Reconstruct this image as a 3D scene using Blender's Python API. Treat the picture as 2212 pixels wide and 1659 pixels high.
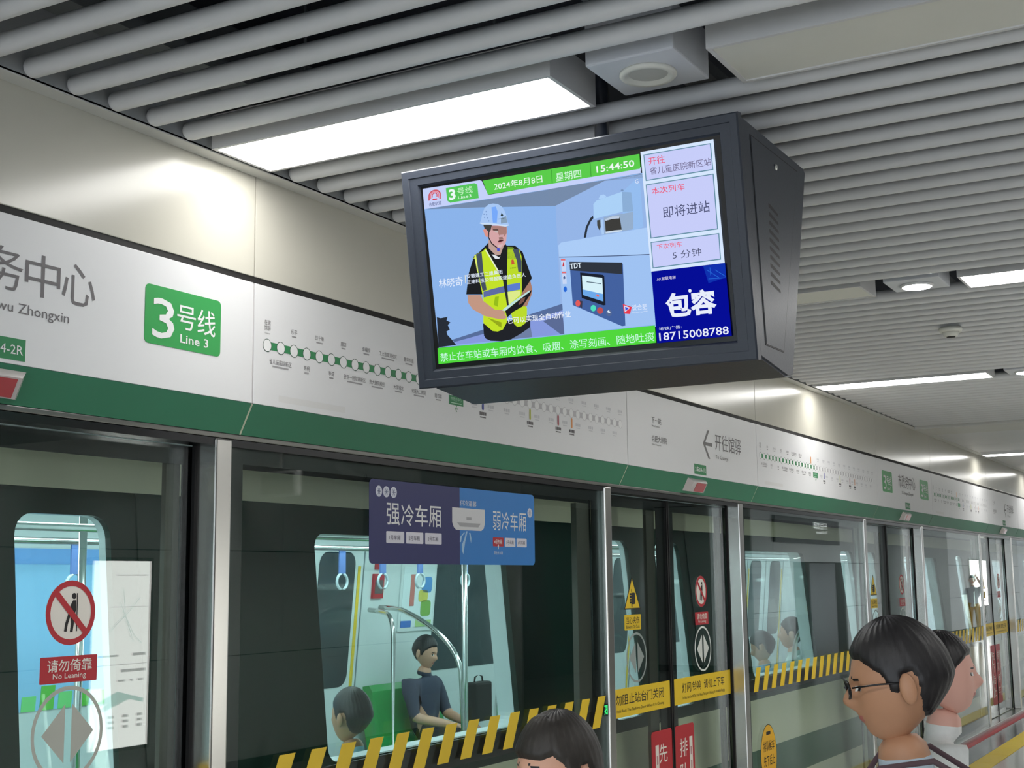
import bpy, bmesh, math, random
from math import sin, cos, pi, radians
from mathutils import Vector, Matrix
random.seed(7)
for o in list(bpy.data.objects): bpy.data.objects.remove(o, do_unlink=True)
SC = bpy.context.scene
COL = SC.collection

# ------------------------------------------------------------------ camera
CAM_H = 1.68
yaw, pitch, roll = 0.51292944, 0.14532696, -0.01233229
fw = Vector((cos(pitch)*cos(yaw), cos(pitch)*sin(yaw), sin(pitch)))
rt0 = Vector((sin(yaw), -cos(yaw), 0)); up0 = rt0.cross(fw)
rt = rt0*cos(roll) + up0*sin(roll); up = -rt0*sin(roll) + up0*cos(roll)
cd = bpy.data.cameras.new('camera'); cam = bpy.data.objects.new('camera', cd); COL.objects.link(cam)
cam.matrix_world = Matrix(((rt.x, up.x, -fw.x, 0), (rt.y, up.y, -fw.y, 0), (rt.z, up.z, -fw.z, CAM_H), (0, 0, 0, 1)))
cd.sensor_fit = 'HORIZONTAL'; cd.sensor_width = 36.0; cd.lens = 36.0*2908.44/2212.0; cd.clip_start = 0.05
SC.camera = cam

# ------------------------------------------------------------------ world, exposure
wd = bpy.data.worlds.new('hall_fill_light'); SC.world = wd; wd.use_nodes = True
wd.node_tree.nodes['Background'].inputs[0].default_value = (0.86, 0.93, 1.0, 1)
wd.node_tree.nodes['Background'].inputs[1].default_value = 1.6   # even fill light added in place of the lit hall behind the viewer
SC.view_settings.view_transform = 'Standard'; SC.view_settings.look = 'None'
SC.view_settings.exposure = 0.68; SC.view_settings.gamma = 1.0
try: SC.view_settings.use_curve_mapping = False
except Exception: pass
LIGHT_PANEL = 8.6      # emission of the lit ceiling panels
DOWNLIGHT = 70.0
TRAIN_LIGHT = 9.0
SCREEN_GAIN = 0.62

# ------------------------------------------------------------------ materials
def lin(c):
    return tuple(((v/255.0)/12.92 if v/255.0 <= 0.04045 else (((v/255.0)+0.055)/1.055)**2.4) for v in c)
MATS = {}
def mat(name, rgb, rough=0.5, metal=0.0, spec=0.5, var=0.0, scale=30.0, bump=0.0, coat=0.0, stretch=None, alpha=None):
    if name in MATS: return MATS[name]
    m = bpy.data.materials.new(name); m.use_nodes = True; nt = m.node_tree; b = nt.nodes['Principled BSDF']
    b.inputs['Base Color'].default_value = (*rgb, 1); b.inputs['Roughness'].default_value = rough
    b.inputs['Metallic'].default_value = metal; b.inputs['Specular IOR Level'].default_value = spec
    if coat: b.inputs['Coat Weight'].default_value = coat; b.inputs['Coat Roughness'].default_value = 0.12
    if var or bump:
        tc = nt.nodes.new('ShaderNodeTexCoord'); mp = nt.nodes.new('ShaderNodeMapping'); nz = nt.nodes.new('ShaderNodeTexNoise')
        nz.inputs['Scale'].default_value = scale; nz.inputs['Detail'].default_value = 5
        if stretch: mp.inputs['Scale'].default_value = stretch
        nt.links.new(tc.outputs['Object'], mp.inputs[0]); nt.links.new(mp.outputs[0], nz.inputs['Vector'])
        if var:
            mx = nt.nodes.new('ShaderNodeMix'); mx.data_type = 'RGBA'
            mx.inputs[6].default_value = (*[max(0, c*(1-var)) for c in rgb], 1); mx.inputs[7].default_value = (*[min(1, c*(1+var)) for c in rgb], 1)
            nt.links.new(nz.outputs['Fac'], mx.inputs[0]); nt.links.new(mx.outputs[2], b.inputs['Base Color'])
        if bump:
            bp = nt.nodes.new('ShaderNodeBump'); bp.inputs['Strength'].default_value = bump; bp.inputs['Distance'].default_value = 0.002
            nt.links.new(nz.outputs['Fac'], bp.inputs['Height']); nt.links.new(bp.outputs[0], b.inputs['Normal'])
    MATS[name] = m; return m
def smat(name, srgb, **k): return mat(name, lin(srgb), **k)
def emit(name, rgb, strength):
    if name in MATS: return MATS[name]
    m = bpy.data.materials.new(name); m.use_nodes = True; nt = m.node_tree; nt.nodes.clear()
    e = nt.nodes.new('ShaderNodeEmission'); o = nt.nodes.new('ShaderNodeOutputMaterial')
    e.inputs[0].default_value = (*rgb, 1); e.inputs[1].default_value = strength; nt.links.new(e.outputs[0], o.inputs[0])
    MATS[name] = m; return m
def glass(name, tint, rough=0.0, ior=1.5):
    m = bpy.data.materials.new(name); m.use_nodes = True; nt = m.node_tree; nt.nodes.clear()
    o = nt.nodes.new('ShaderNodeOutputMaterial'); mx = nt.nodes.new('ShaderNodeMixShader')
    t = nt.nodes.new('ShaderNodeBsdfTransparent'); g = nt.nodes.new('ShaderNodeBsdfGlossy'); f = nt.nodes.new('ShaderNodeFresnel')
    t.inputs[0].default_value = (*tint, 1); g.inputs['Roughness'].default_value = rough; f.inputs['IOR'].default_value = ior
    ge = nt.nodes.new('ShaderNodeNewGeometry'); mr = nt.nodes.new('ShaderNodeMapRange')   # same index step seen from inside the pane
    mr.inputs['To Min'].default_value = ior; mr.inputs['To Max'].default_value = 1.0/ior
    nt.links.new(ge.outputs['Backfacing'], mr.inputs['Value']); nt.links.new(mr.outputs[0], f.inputs['IOR'])
    nt.links.new(f.outputs[0], mx.inputs[0]); nt.links.new(t.outputs[0], mx.inputs[1]); nt.links.new(g.outputs[0], mx.inputs[2]); nt.links.new(mx.outputs[0], o.inputs[0])
    MATS[name] = m; return m

WHITE = smat('white_fascia_enamel', (228, 228, 229), rough=0.42, var=0.02, scale=3)
GREEN = smat('green_band_enamel', (46, 124, 92), rough=0.45, var=0.05, scale=6)
BADGE = smat('badge_green', (58, 160, 84), rough=0.45)
BEIGE = smat('beige_wall_enamel', (202, 199, 187), rough=0.21, var=0.03, scale=2, stretch=(3, 3, 0.3))
TUBE = smat('baffle_grey', (216, 217, 219), rough=0.5, var=0.03, scale=12)
TRIM = smat('trim_light_grey', (206, 206, 202), rough=0.45, var=0.03, scale=9)
PLATE = smat('plate_grey', (168, 171, 174), rough=0.6, var=0.05, scale=8)
VOID = smat('ceiling_void', (34, 39, 50), rough=0.9, var=0.2, scale=4)
CHANNEL = smat('channel_steel', (98, 102, 104), rough=0.6, var=0.1, scale=14)
BOXGREY = smat('fixture_grey', (212, 212, 213), rough=0.5, var=0.02, scale=10)
BOXBLUE = smat('fixture_pale', (214, 217, 224), rough=0.5, var=0.02, scale=10)
OFFLENS = smat('unlit_diffuser', (222, 222, 214), rough=0.55, var=0.02, scale=7)
GAP = smat('shadow_gap', (30, 28, 28), rough=0.7, var=0.1, scale=20)
STEEL = mat('brushed_steel', (0.62, 0.61, 0.58), rough=0.27, metal=1.0, var=0.06, scale=40, stretch=(1, 1, 30))
STEEL2 = mat('polished_steel', (0.7, 0.7, 0.68), rough=0.16, metal=1.0, var=0.04, scale=30)
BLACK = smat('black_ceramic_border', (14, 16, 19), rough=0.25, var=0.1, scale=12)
RUBBER = smat('black_rubber', (12, 12, 14), rough=0.7, var=0.1, scale=30)
INK = smat('grey_ink', (112, 108, 110), rough=0.6)
INKD = smat('dark_ink', (34, 32, 32), rough=0.6)
INKL = smat('faint_ink', (206, 206, 209), rough=0.6)
WINK = smat('white_ink', (236, 236, 236), rough=0.55)
MAPGREEN = smat('map_green', (44, 132, 80), rough=0.5)
MAPGREY = smat('map_grey', (192, 190, 193), rough=0.5)
YELLOW = smat('warning_yellow', (238, 202, 40), rough=0.45, var=0.04, scale=9)
RED = smat('sign_red', (186, 36, 48), rough=0.45, var=0.03, scale=9)
CREAM = smat('sign_cream', (238, 232, 222), rough=0.5)
NAVY = smat('sign_navy', (44, 48, 104), rough=0.4, var=0.03, scale=8)
SKYB = smat('sign_blue', (48, 130, 208), rough=0.4, var=0.03, scale=8)
CABINET = smat('cabinet_black', (52, 58, 70), rough=0.38, var=0.12, scale=160, bump=0.15)
CABDARK = smat('cabinet_seam', (10, 11, 14), rough=0.5)
GLASS = glass('screen_door_glass', (0.87, 0.93, 0.915))
TGLASS = glass('train_window_glass', (0.85, 0.925, 0.93))
T_DARK = smat('train_dark_green', (0, 42, 33), rough=0.3, spec=0.25, var=0.08, scale=5)
T_BEIGE = smat('train_beige', (240, 234, 206), rough=0.5, var=0.04, scale=5)
T_GREEN = smat('train_green_stripe', (30, 96, 62), rough=0.4, var=0.05, scale=5)
T_ROOF = smat('train_roof_grey', (38, 42, 46), rough=0.6, var=0.1, scale=5)
T_WHITE = smat('train_lining', (216, 226, 226), rough=0.42, var=0.02, scale=4)
T_SEAT = smat('seat_green', (34, 150, 74), rough=0.35, var=0.05, scale=9)
T_PANE = smat('far_dark_pane', (40, 58, 62), rough=0.12, var=0.15, scale=3)
FLOORM = smat('polished_grey_stone', (212, 211, 206), rough=0.16, var=0.12, scale=60)
STONE = smat('grey_clad_panel', (196, 196, 194), rough=0.28, var=0.04, scale=5)
STONE2 = smat('darkened_wall_stone', (112, 112, 112), rough=0.5, var=0.06, scale=5)  # darker copy of the stone, toned down to dim its reflection in the glass
JOINT = smat('panel_joint', (60, 60, 60), rough=0.8)
LIT = emit('lit_diffuser', (1.0, 0.99, 0.955), LIGHT_PANEL)
LITD = emit('lit_downlight', (0.97, 0.97, 1.0), DOWNLIGHT)
LITT = emit('lit_train_strip', (0.93, 1.0, 1.0), TRAIN_LIGHT)
def ink_emit(c): return emit('screen_%d_%d_%d' % c, lin(c), SCREEN_GAIN)

# ------------------------------------------------------------------ mesh helpers
ORG = {}
def tag(o, label=None, cat=None, group=None, kind=None):
    if label: o['label'] = label
    if cat: o['category'] = cat
    if group: o['group'] = group
    if kind: o['kind'] = kind
    return o
def thing(name, label, cat, loc=(0, 0, 0), group=None, kind=None):
    o = bpy.data.objects.new(name, None); COL.objects.link(o); o.location = loc; o.empty_display_size = 0.05
    ORG[o.name] = Vector(loc); return tag(o, label, cat, group, kind)
def link(name, me, parent=None, loc=None):
    o = bpy.data.objects.new(name, me); COL.objects.link(o)
    if loc is not None: o.location = loc
    if parent is not None: o.parent = parent
    ORG[o.name] = (ORG[parent.name] if parent is not None else Vector((0, 0, 0))) + (Vector(loc) if loc is not None else Vector((0, 0, 0)))
    return o
class MB:
    """collects world-space geometry for one mesh object"""
    def __init__(s): s.v = []; s.f = []; s.m = []; s.sm = []
    def add(s, vs, fs, mi=0, smooth=False):
        b = len(s.v); s.v += [tuple(v) for v in vs]
        for f in fs: s.f.append(tuple(b+i for i in f)); s.m.append(mi); s.sm.append(smooth)
        return s
    def box(s, x0, x1, y0, y1, z0, z1, mi=0):
        vs = [(x0, y0, z0), (x1, y0, z0), (x1, y1, z0), (x0, y1, z0), (x0, y0, z1), (x1, y0, z1), (x1, y1, z1), (x0, y1, z1)]
        return s.add(vs, [(0, 3, 2, 1), (4, 5, 6, 7), (0, 1, 5, 4), (1, 2, 6, 5), (2, 3, 7, 6), (3, 0, 4, 7)], mi)
    def bbox(s, x0, x1, y0, y1, z0, z1, r=0.004, mi=0):
        """box with bevelled edges along its longest feel: uses bmesh bevel"""
        bm = bmesh.new(); bmesh.ops.create_cube(bm, size=1)
        for v in bm.verts: v.co = Vector(((x0+x1)/2 + v.co.x*(x1-x0), (y0+y1)/2 + v.co.y*(y1-y0), (z0+z1)/2 + v.co.z*(z1-z0)))
        bmesh.ops.bevel(bm, geom=bm.edges[:], offset=r, segments=2, affect='EDGES', profile=0.6)
        bm.verts.index_update(); vs = [v.co[:] for v in bm.verts]; fs = [[v.index for v in f.verts] for f in bm.faces]; bm.free()
        return s.add(vs, fs, mi)
    def prism(s, poly, axis, a0, a1, mi=0, smooth=False):
        """extrude a 2D polygon along an axis: axis 'y' -> poly is (x,z); 'x' -> (y,z); 'z' -> (x,y)"""
        def P(p, a): return {'y': (p[0], a, p[1]), 'x': (a, p[0], p[1]), 'z': (p[0], p[1], a)}[axis]
        n = len(poly); vs = [P(p, a0) for p in poly] + [P(p, a1) for p in poly]
        s.add(vs, [tuple(range(n)), tuple(range(2*n-1, n-1, -1))], mi)
        b = len(s.v) - 2*n
        for i in range(n):
            j = (i+1) % n; s.f.append((b+i, b+n+i, b+n+j, b+j)); s.m.append(mi); s.sm.append(smooth)
        return s
    def tube(s, pts, r, n=10, mi=0, caps=True):
        pts = [Vector(p) for p in pts]; rings = []; ref = None
        for i, p in enumerate(pts):
            d = ((pts[min(i+1, len(pts)-1)] - pts[max(i-1, 0)])).normalized()
            if ref is None: ref = Vector((0, 0, 1)) if abs(d.z) < 0.9 else Vector((1, 0, 0))
            a = d.cross(ref).normalized(); c = d.cross(a).normalized(); ref = -c if False else ref
            rr = r[i] if isinstance(r, (list, tuple)) else r
            rings.append([p + (a*cos(2*pi*k/n) + c*sin(2*pi*k/n))*rr for k in range(n)])
        vs = [v for rg in rings for v in rg]; fs = []
        for i in range(len(pts)-1):
            for k in range(n): fs.append((i*n+k, i*n+(k+1) % n, (i+1)*n+(k+1) % n, (i+1)*n+k))
        s.add(vs, fs, mi, True)
        if caps:
            b = len(s.v)-len(vs); s.f += [tuple(b+k for k in range(n)), tuple(b+len(vs)-n+k for k in range(n-1, -1, -1))]; s.m += [mi, mi]; s.sm += [False, False]
        return s
    def lathe(s, c, prof, n=28, mi=0, axis='z'):
        vs = []; fs = []
        for (r, h) in prof:
            for k in range(n):
                x, y = r*cos(2*pi*k/n), r*sin(2*pi*k/n)
                vs.append((c[0]+x, c[1]+y, c[2]+h) if axis == 'z' else (c[0]+x, c[1]+h, c[2]+y))
        for i in range(len(prof)-1):
            for k in range(n): fs.append((i*n+k, i*n+(k+1) % n, (i+1)*n+(k+1) % n, (i+1)*n+k))
        s.add(vs, fs, mi, True); b = len(s.v)-len(vs)
        for i0 in (0, (len(prof)-1)*n): s.f.append(tuple(b+i0+k for k in range(n))); s.m.append(mi); s.sm.append(False)
        return s
    def mesh(s, name, mats, org=Vector((0, 0, 0))):
        me = bpy.data.meshes.new(name); me.from_pydata([(v[0]-org.x, v[1]-org.y, v[2]-org.z) for v in s.v], [], s.f)
        for m in (mats if isinstance(mats, (list, tuple)) else [mats]): me.materials.append(m)
        me.polygons.foreach_set('material_index', s.m); me.polygons.foreach_set('use_smooth', s.sm)
        bm = bmesh.new(); bm.from_mesh(me); bmesh.ops.recalc_face_normals(bm, faces=bm.faces[:]); bm.to_mesh(me); bm.free()
        me.update(); return me
    def build(s, name, mats, parent=None):
        org = ORG[parent.name] if parent is not None else Vector((0, 0, 0))
        return link(name, s.mesh(name, mats, org), parent)

class Frame:
    """a flat face in space: o + u*U + v*V + d*N"""
    def __init__(s, o, U, V, N): s.o, s.U, s.V, s.N = Vector(o), Vector(U), Vector(V), Vector(N)
    def p(s, u, v, d=0.0): return s.o + s.U*u + s.V*v + s.N*d
def wallF(Y): return Frame((0, Y, 0), (1, 0, 0), (0, 0, 1), (0, -1, 0))

_tc = {}
def text2d(body, bold=0.0):
    if bold < 0.03 and any(ord(ch) > 0x2E80 for ch in body): bold = min(bold*0.4, 0.006)     # dense strokes stay open
    k = (body, bold)
    if k in _tc: return _tc[k]
    cu = bpy.data.curves.new('t', 'FONT'); cu.body = body; cu.resolution_u = 2; cu.offset = bold; cu.dimensions = '2D'; cu.fill_mode = 'FRONT'
    ob = bpy.data.objects.new('t', cu); me = bpy.data.meshes.new_from_object(ob)
    vs = [(v.co.x, v.co.y) for v in me.vertices]; fs = [tuple(p.vertices) for p in me.polygons]
    bpy.data.objects.remove(ob); bpy.data.curves.remove(cu); bpy.data.meshes.remove(me)
    if not vs: vs, fs = [(0, 0), (1, 0), (1, 1)], []
    x0, x1 = min(v[0] for v in vs), max(v[0] for v in vs); y0, y1 = min(v[1] for v in vs), max(v[1] for v in vs)
    _tc[k] = ([((v[0]-x0)/max(1e-6, x1-x0), (v[1]-y0)/max(1e-6, y1-y0)) for v in vs], fs, (x1-x0)/max(1e-6, y1-y0)); return _tc[k]
def put_text(mb, fr, s, u0, u1, v0, v1, d, bold=0.0, mi=0):
    vs, fs, _ = text2d(s, bold)
    mb.add([fr.p(u0+(u1-u0)*a, v0+(v1-v0)*b, d) for a, b in vs], fs, mi)
def put_poly(mb, fr, pts, d, mi=0): mb.add([fr.p(u, v, d) for u, v in pts], [tuple(range(len(pts)))], mi)
def put_rect(mb, fr, u0, u1, v0, v1, d, mi=0): put_poly(mb, fr, [(u0, v0), (u1, v0), (u1, v1), (u0, v1)], d, mi)
def rrect(u0, u1, v0, v1, r, n=5):
    out = []
    for cx, cy, a in ((u1-r, v1-r, 0), (u0+r, v1-r, 90), (u0+r, v0+r, 180), (u1-r, v0+r, 270)):
        out += [(cx+r*cos(radians(a+90*k/n)), cy+r*sin(radians(a+90*k/n))) for k in range(n+1)]
    return out
def disc(u, v, r, n=28, ry=None): return [(u+r*cos(2*pi*k/n), v+(ry or r)*sin(2*pi*k/n)) for k in range(n)]
def put_slab(mb, fr, pts, d0, d1, mi=0):
    """a flat piece with real thickness between d0 and d1"""
    n = len(pts); mb.add([fr.p(u, v, d0) for u, v in pts]+[fr.p(u, v, d1) for u, v in pts],
        [tuple(range(n)), tuple(range(2*n-1, n-1, -1))]+[(i, (i+1) % n, n+(i+1) % n, n+i) for i in range(n)], mi)
def put_ring(mb, fr, outer, inner, d, mi=0):
    n = len(outer); mb.add([fr.p(u, v, d) for u, v in outer]+[fr.p(u, v, d) for u, v in inner], [(i, (i+1) % n, n+(i+1) % n, n+i) for i in range(n)], mi)
def put_line(mb, fr, a, b, w, d, mi=0):
    dx, dy = b[0]-a[0], b[1]-a[1]; L = math.hypot(dx, dy) or 1; nx, ny = -dy/L*w/2, dx/L*w/2
    put_poly(mb, fr, [(a[0]+nx, a[1]+ny), (b[0]+nx, b[1]+ny), (b[0]-nx, b[1]-ny), (a[0]-nx, a[1]-ny)], d, mi)
# ---- picture on the monitor screen, in metres on the screen face
SCREEN_POLYS = [
('video_wall',[(-0.0052,-0.0545),(0.7145,-0.0552),(0.7154,-0.4803),(0.0039,-0.4758)],(140, 180, 235),1),
('video_ceiling',[(-0.0021,-0.057),(0.4386,-0.0584),(0.5217,-0.0573),(0.5196,-0.0806),(0.4362,-0.1081),(0.1926,-0.0781)],(118, 140, 172),2),
('video_ceiling',[(0.4186,-0.0574),(0.7113,-0.0578),(0.7164,-0.0682),(0.5956,-0.0597),(0.4365,-0.1072),(0.414,-0.1055)],(120, 140, 170),2),
('video_wall_right',[(0.4365,-0.1072),(0.5956,-0.0597),(0.7127,-0.0594),(0.7108,-0.474),(0.4306,-0.4733),(0.4257,-0.3889)],(150, 182, 232),2),
('video_floor',[(0.0571,-0.4565),(0.1681,-0.4374),(0.4314,-0.3874),(0.4316,-0.4742),(0.067,-0.472)],(135, 155, 222),3),
('video_skirting',[(0.0548,-0.4562),(0.4314,-0.3874),(0.4329,-0.4053),(0.338,-0.424),(0.061,-0.4637)],(88, 110, 155),4),
('video_shadow',[(0.3652,-0.4304),(0.4298,-0.4161),(0.4316,-0.4742),(0.4181,-0.473)],(92, 108, 150),4),
('foreground_silhouette',[(0.0069,-0.3839),(0.0204,-0.3881),(0.0449,-0.3866),(0.0403,-0.397),(0.0534,-0.4041),(0.0435,-0.411),(0.0489,-0.4253),(0.0368,-0.43),(0.0392,-0.4401),(0.0547,-0.4572),(0.0669,-0.473),(0.0042,-0.4744)],(40, 46, 56),5),
('machine_body',[(0.4353,-0.2202),(0.4457,-0.2134),(0.7102,-0.2064),(0.7128,-0.2799),(0.7123,-0.4741),(0.4305,-0.4747)],(160, 195, 243),5),
('machine_top',[(0.4352,-0.2216),(0.444,-0.2141),(0.7117,-0.206),(0.7134,-0.28),(0.4346,-0.2545)],(172, 205, 248),6),
('machine_seam',[(0.4348,-0.2534),(0.6164,-0.2715),(0.7134,-0.2794),(0.7132,-0.2816),(0.6162,-0.2737),(0.4346,-0.2554)],(70, 85, 120),7),
('machine_column',[(0.6474,-0.098),(0.6859,-0.0732),(0.7029,-0.0854),(0.7015,-0.2038),(0.6709,-0.2081),(0.6401,-0.1957)],(150, 190, 240),6),
('machine_head',[(0.5559,-0.1198),(0.5661,-0.1114),(0.6459,-0.0977),(0.6439,-0.1531),(0.5867,-0.1577),(0.5536,-0.1617)],(172, 210, 248),7),
('machine_head_side',[(0.6459,-0.0977),(0.6742,-0.1033),(0.6756,-0.156),(0.6439,-0.1531)],(140, 175, 215),7),
('machine_recess',[(0.5849,-0.1603),(0.6754,-0.1574),(0.6712,-0.2054),(0.5821,-0.2077)],(150, 175, 205),7),
('machine_drum',[(0.5872,-0.169),(0.6337,-0.1656),(0.6364,-0.2036),(0.5871,-0.2033)],(62, 62, 60),8),
('machine_drum_cap',[(0.589,-0.1665),(0.611,-0.1616),(0.6329,-0.1641),(0.6323,-0.1701),(0.6104,-0.1688),(0.5891,-0.1715)],(190, 205, 225),9),
('machine_drum_base',[(0.5864,-0.2012),(0.6136,-0.2011),(0.6374,-0.2023),(0.637,-0.2064),(0.6131,-0.2067),(0.5869,-0.2061)],(205, 222, 240),9),
('machine_tube',[(0.5734,-0.1672),(0.5813,-0.166),(0.582,-0.2082),(0.5743,-0.2084)],(172, 205, 245),9),
('machine_hose',[(0.5177,-0.2101),(0.5268,-0.1807),(0.5431,-0.1574),(0.5524,-0.1516),(0.553,-0.1588),(0.5437,-0.1674),(0.5327,-0.1843),(0.525,-0.2099)],(45, 52, 62),9),
('machine_fitting',[(0.5635,-0.1664),(0.5741,-0.1659),(0.5731,-0.1868),(0.5678,-0.1946),(0.5627,-0.1812)],(70, 72, 70),9),
('control_panel',[(0.4665,-0.2713),(0.6284,-0.2926),(0.6309,-0.2979),(0.6227,-0.4684),(0.6125,-0.4688),(0.4654,-0.3945)],(68, 98, 160),7),
('control_panel_header',[(0.4665,-0.2713),(0.6284,-0.2926),(0.6276,-0.325),(0.4661,-0.2956)],(48, 54, 64),8),
('panel_display_frame',[(0.4971,-0.3054),(0.5672,-0.32),(0.5714,-0.3247),(0.5678,-0.405),(0.5609,-0.4052),(0.4958,-0.3776)],(28, 34, 48),9),
('panel_display',[(0.5026,-0.3146),(0.5648,-0.3285),(0.5619,-0.3945),(0.5006,-0.3695)],(215, 242, 250),10),
('panel_display_line',[(0.5158,-0.3327),(0.5603,-0.3433),(0.5601,-0.3455),(0.5156,-0.3349)],(60, 80, 100),11),
('panel_display_foot',[(0.5011,-0.3538),(0.5626,-0.3733),(0.5619,-0.3945),(0.5006,-0.3695)],(110, 170, 235),11),
('panel_display_red',[(0.5427,-0.372),(0.5506,-0.3748),(0.5501,-0.3805),(0.5428,-0.3777)],(235, 110, 100),12),
('emergency_button',[(0.4899,-0.3921),(0.4888,-0.396),(0.4864,-0.3989),(0.4832,-0.4004),(0.4798,-0.4),(0.477,-0.398),(0.4752,-0.3946),(0.4748,-0.3906),(0.4759,-0.3867),(0.4783,-0.3837),(0.4815,-0.3823),(0.4849,-0.3827),(0.4878,-0.3847),(0.4896,-0.3881)],(226, 92, 90),9),
('emergency_button_base',[(0.4878,-0.3839),(0.4972,-0.3863),(0.4941,-0.406),(0.4863,-0.4009)],(60, 60, 80),8),
('green_button',[(0.5376,-0.4107),(0.5364,-0.4145),(0.5337,-0.4175),(0.5302,-0.4189),(0.5264,-0.4185),(0.5232,-0.4164),(0.5212,-0.413),(0.5207,-0.409),(0.5219,-0.4052),(0.5245,-0.4023),(0.5281,-0.4009),(0.5318,-0.4012),(0.535,-0.4033),(0.5371,-0.4067)],(80, 220, 190),9),
('red_button',[(0.5587,-0.4197),(0.5574,-0.4237),(0.5545,-0.4268),(0.5506,-0.4283),(0.5464,-0.4279),(0.5429,-0.4257),(0.5406,-0.4221),(0.54,-0.4178),(0.5413,-0.4137),(0.5442,-0.4107),(0.5482,-0.4092),(0.5523,-0.4096),(0.5559,-0.4118),(0.5581,-0.4154)],(190, 80, 85),9),
('key_switch',[(0.5849,-0.4286),(0.5837,-0.4326),(0.581,-0.4357),(0.5774,-0.4372),(0.5736,-0.4368),(0.5703,-0.4346),(0.5682,-0.4311),(0.5677,-0.4268),(0.5689,-0.4228),(0.5716,-0.4197),(0.5753,-0.4182),(0.5791,-0.4186),(0.5824,-0.4208),(0.5845,-0.4243)],(85, 105, 150),9),
('key_switch_mark',[(0.5702,-0.4237),(0.5767,-0.4201),(0.5812,-0.429),(0.5745,-0.4275)],(225, 240, 255),10),
('label_red',[(0.44,-0.2598),(0.454,-0.2615),(0.4542,-0.2661),(0.4402,-0.2644)],(228, 110, 115),9),
('label_red',[(0.4397,-0.2965),(0.4537,-0.2981),(0.4539,-0.3028),(0.4399,-0.3011)],(228, 110, 115),9),
('label_white',[(0.4401,-0.2652),(0.4548,-0.2664),(0.4539,-0.2964),(0.4398,-0.2954)],(200, 215, 245),8),
('label_white2',[(0.4397,-0.3026),(0.4532,-0.3035),(0.4523,-0.3327),(0.4395,-0.3319)],(200, 215, 245),8),
('label_mark',[(0.4467,-0.2698),(0.4486,-0.27),(0.4497,-0.2822),(0.443,-0.282)],(200, 60, 70),9),
('label_mark2',[(0.4426,-0.313),(0.4478,-0.3092),(0.4503,-0.3167),(0.4437,-0.3188)],(70, 90, 140),9),
('label_dot',[(0.4516,-0.3479),(0.4507,-0.3513),(0.4489,-0.3539),(0.4466,-0.3552),(0.4442,-0.3549),(0.4422,-0.3532),(0.4409,-0.3502),(0.4407,-0.3467),(0.4416,-0.3433),(0.4433,-0.3407),(0.4457,-0.3394),(0.4481,-0.3396),(0.4501,-0.3414),(0.4513,-0.3444)],(40, 105, 215),9),
('bolt_cap',[(0.6519,-0.0945),(0.6514,-0.0955),(0.6502,-0.0962),(0.6485,-0.0964),(0.6466,-0.0961),(0.6449,-0.0954),(0.6438,-0.0944),(0.6435,-0.0932),(0.644,-0.0922),(0.6453,-0.0915),(0.647,-0.0913),(0.6489,-0.0916),(0.6505,-0.0923),(0.6516,-0.0933)],(120, 150, 190),8),
('head_cap',[(0.5726,-0.1081),(0.5797,-0.0979),(0.5906,-0.0972),(0.5978,-0.1033),(0.5913,-0.1074)],(175, 210, 250),6),
('channel_logo',[(0.6211,-0.4077),(0.6476,-0.4188),(0.6399,-0.4377),(0.6218,-0.4345)],(230, 60, 80),10),
('channel_logo_white',[(0.6247,-0.4117),(0.6423,-0.4203),(0.6251,-0.4314)],(225, 230, 250),11),
('channel_logo_blue',[(0.6274,-0.4159),(0.6386,-0.421),(0.6275,-0.4283)],(60, 80, 220),12),
('polo_shirt',[(0.151,-0.2241),(0.2012,-0.1892),(0.2067,-0.1845),(0.263,-0.1927),(0.2704,-0.2043),(0.3019,-0.2082),(0.3213,-0.2453),(0.3201,-0.2573),(0.1484,-0.2369)],(32, 34, 36),10),
('polo_shirt',[(0.1176,-0.3268),(0.1318,-0.2664),(0.1562,-0.2153),(0.1854,-0.2035),(0.2087,-0.1931),(0.2952,-0.2039),(0.3189,-0.2257),(0.3423,-0.3038),(0.3363,-0.3106),(0.3024,-0.3485),(0.1766,-0.3331)],(32, 34, 36),10),
('polo_hem',[(0.1667,-0.4189),(0.3258,-0.4171),(0.3231,-0.4453),(0.3122,-0.4689),(0.2242,-0.4763),(0.187,-0.471),(0.1721,-0.4639),(0.1664,-0.4537)],(34, 36, 42),10),
('jeans',[(0.2598,-0.4718),(0.2915,-0.4594),(0.3243,-0.4435),(0.3271,-0.4703),(0.3257,-0.473),(0.2574,-0.4735)],(112, 128, 165),11),
('arm',[(0.1219,-0.3292),(0.1675,-0.3341),(0.1746,-0.3522),(0.2116,-0.3819),(0.2355,-0.3853),(0.2448,-0.392),(0.2429,-0.3994),(0.2498,-0.4078),(0.2393,-0.4134),(0.222,-0.4108),(0.1745,-0.3965),(0.1365,-0.3734),(0.1228,-0.3526)],(196, 152, 132),14),
('arm_far',[(0.3026,-0.3466),(0.3363,-0.3106),(0.3405,-0.3337),(0.3365,-0.3521),(0.3185,-0.3823),(0.2991,-0.3822)],(170, 126, 108),12),
('vest_left',[(0.1569,-0.2154),(0.1953,-0.2048),(0.2463,-0.3005),(0.2542,-0.3738),(0.2471,-0.4228),(0.232,-0.4424),(0.2139,-0.4465),(0.1965,-0.443),(0.168,-0.4171),(0.1752,-0.3464),(0.1646,-0.2759)],(196, 226, 42),11),
('vest_right',[(0.2705,-0.2122),(0.309,-0.2169),(0.3144,-0.2383),(0.3072,-0.3225),(0.3048,-0.3468),(0.318,-0.388),(0.3161,-0.4067),(0.3094,-0.4307),(0.2935,-0.4387),(0.2804,-0.4393),(0.2706,-0.4289),(0.2586,-0.3743),(0.2593,-0.302)],(188, 220, 44),11),
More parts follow.
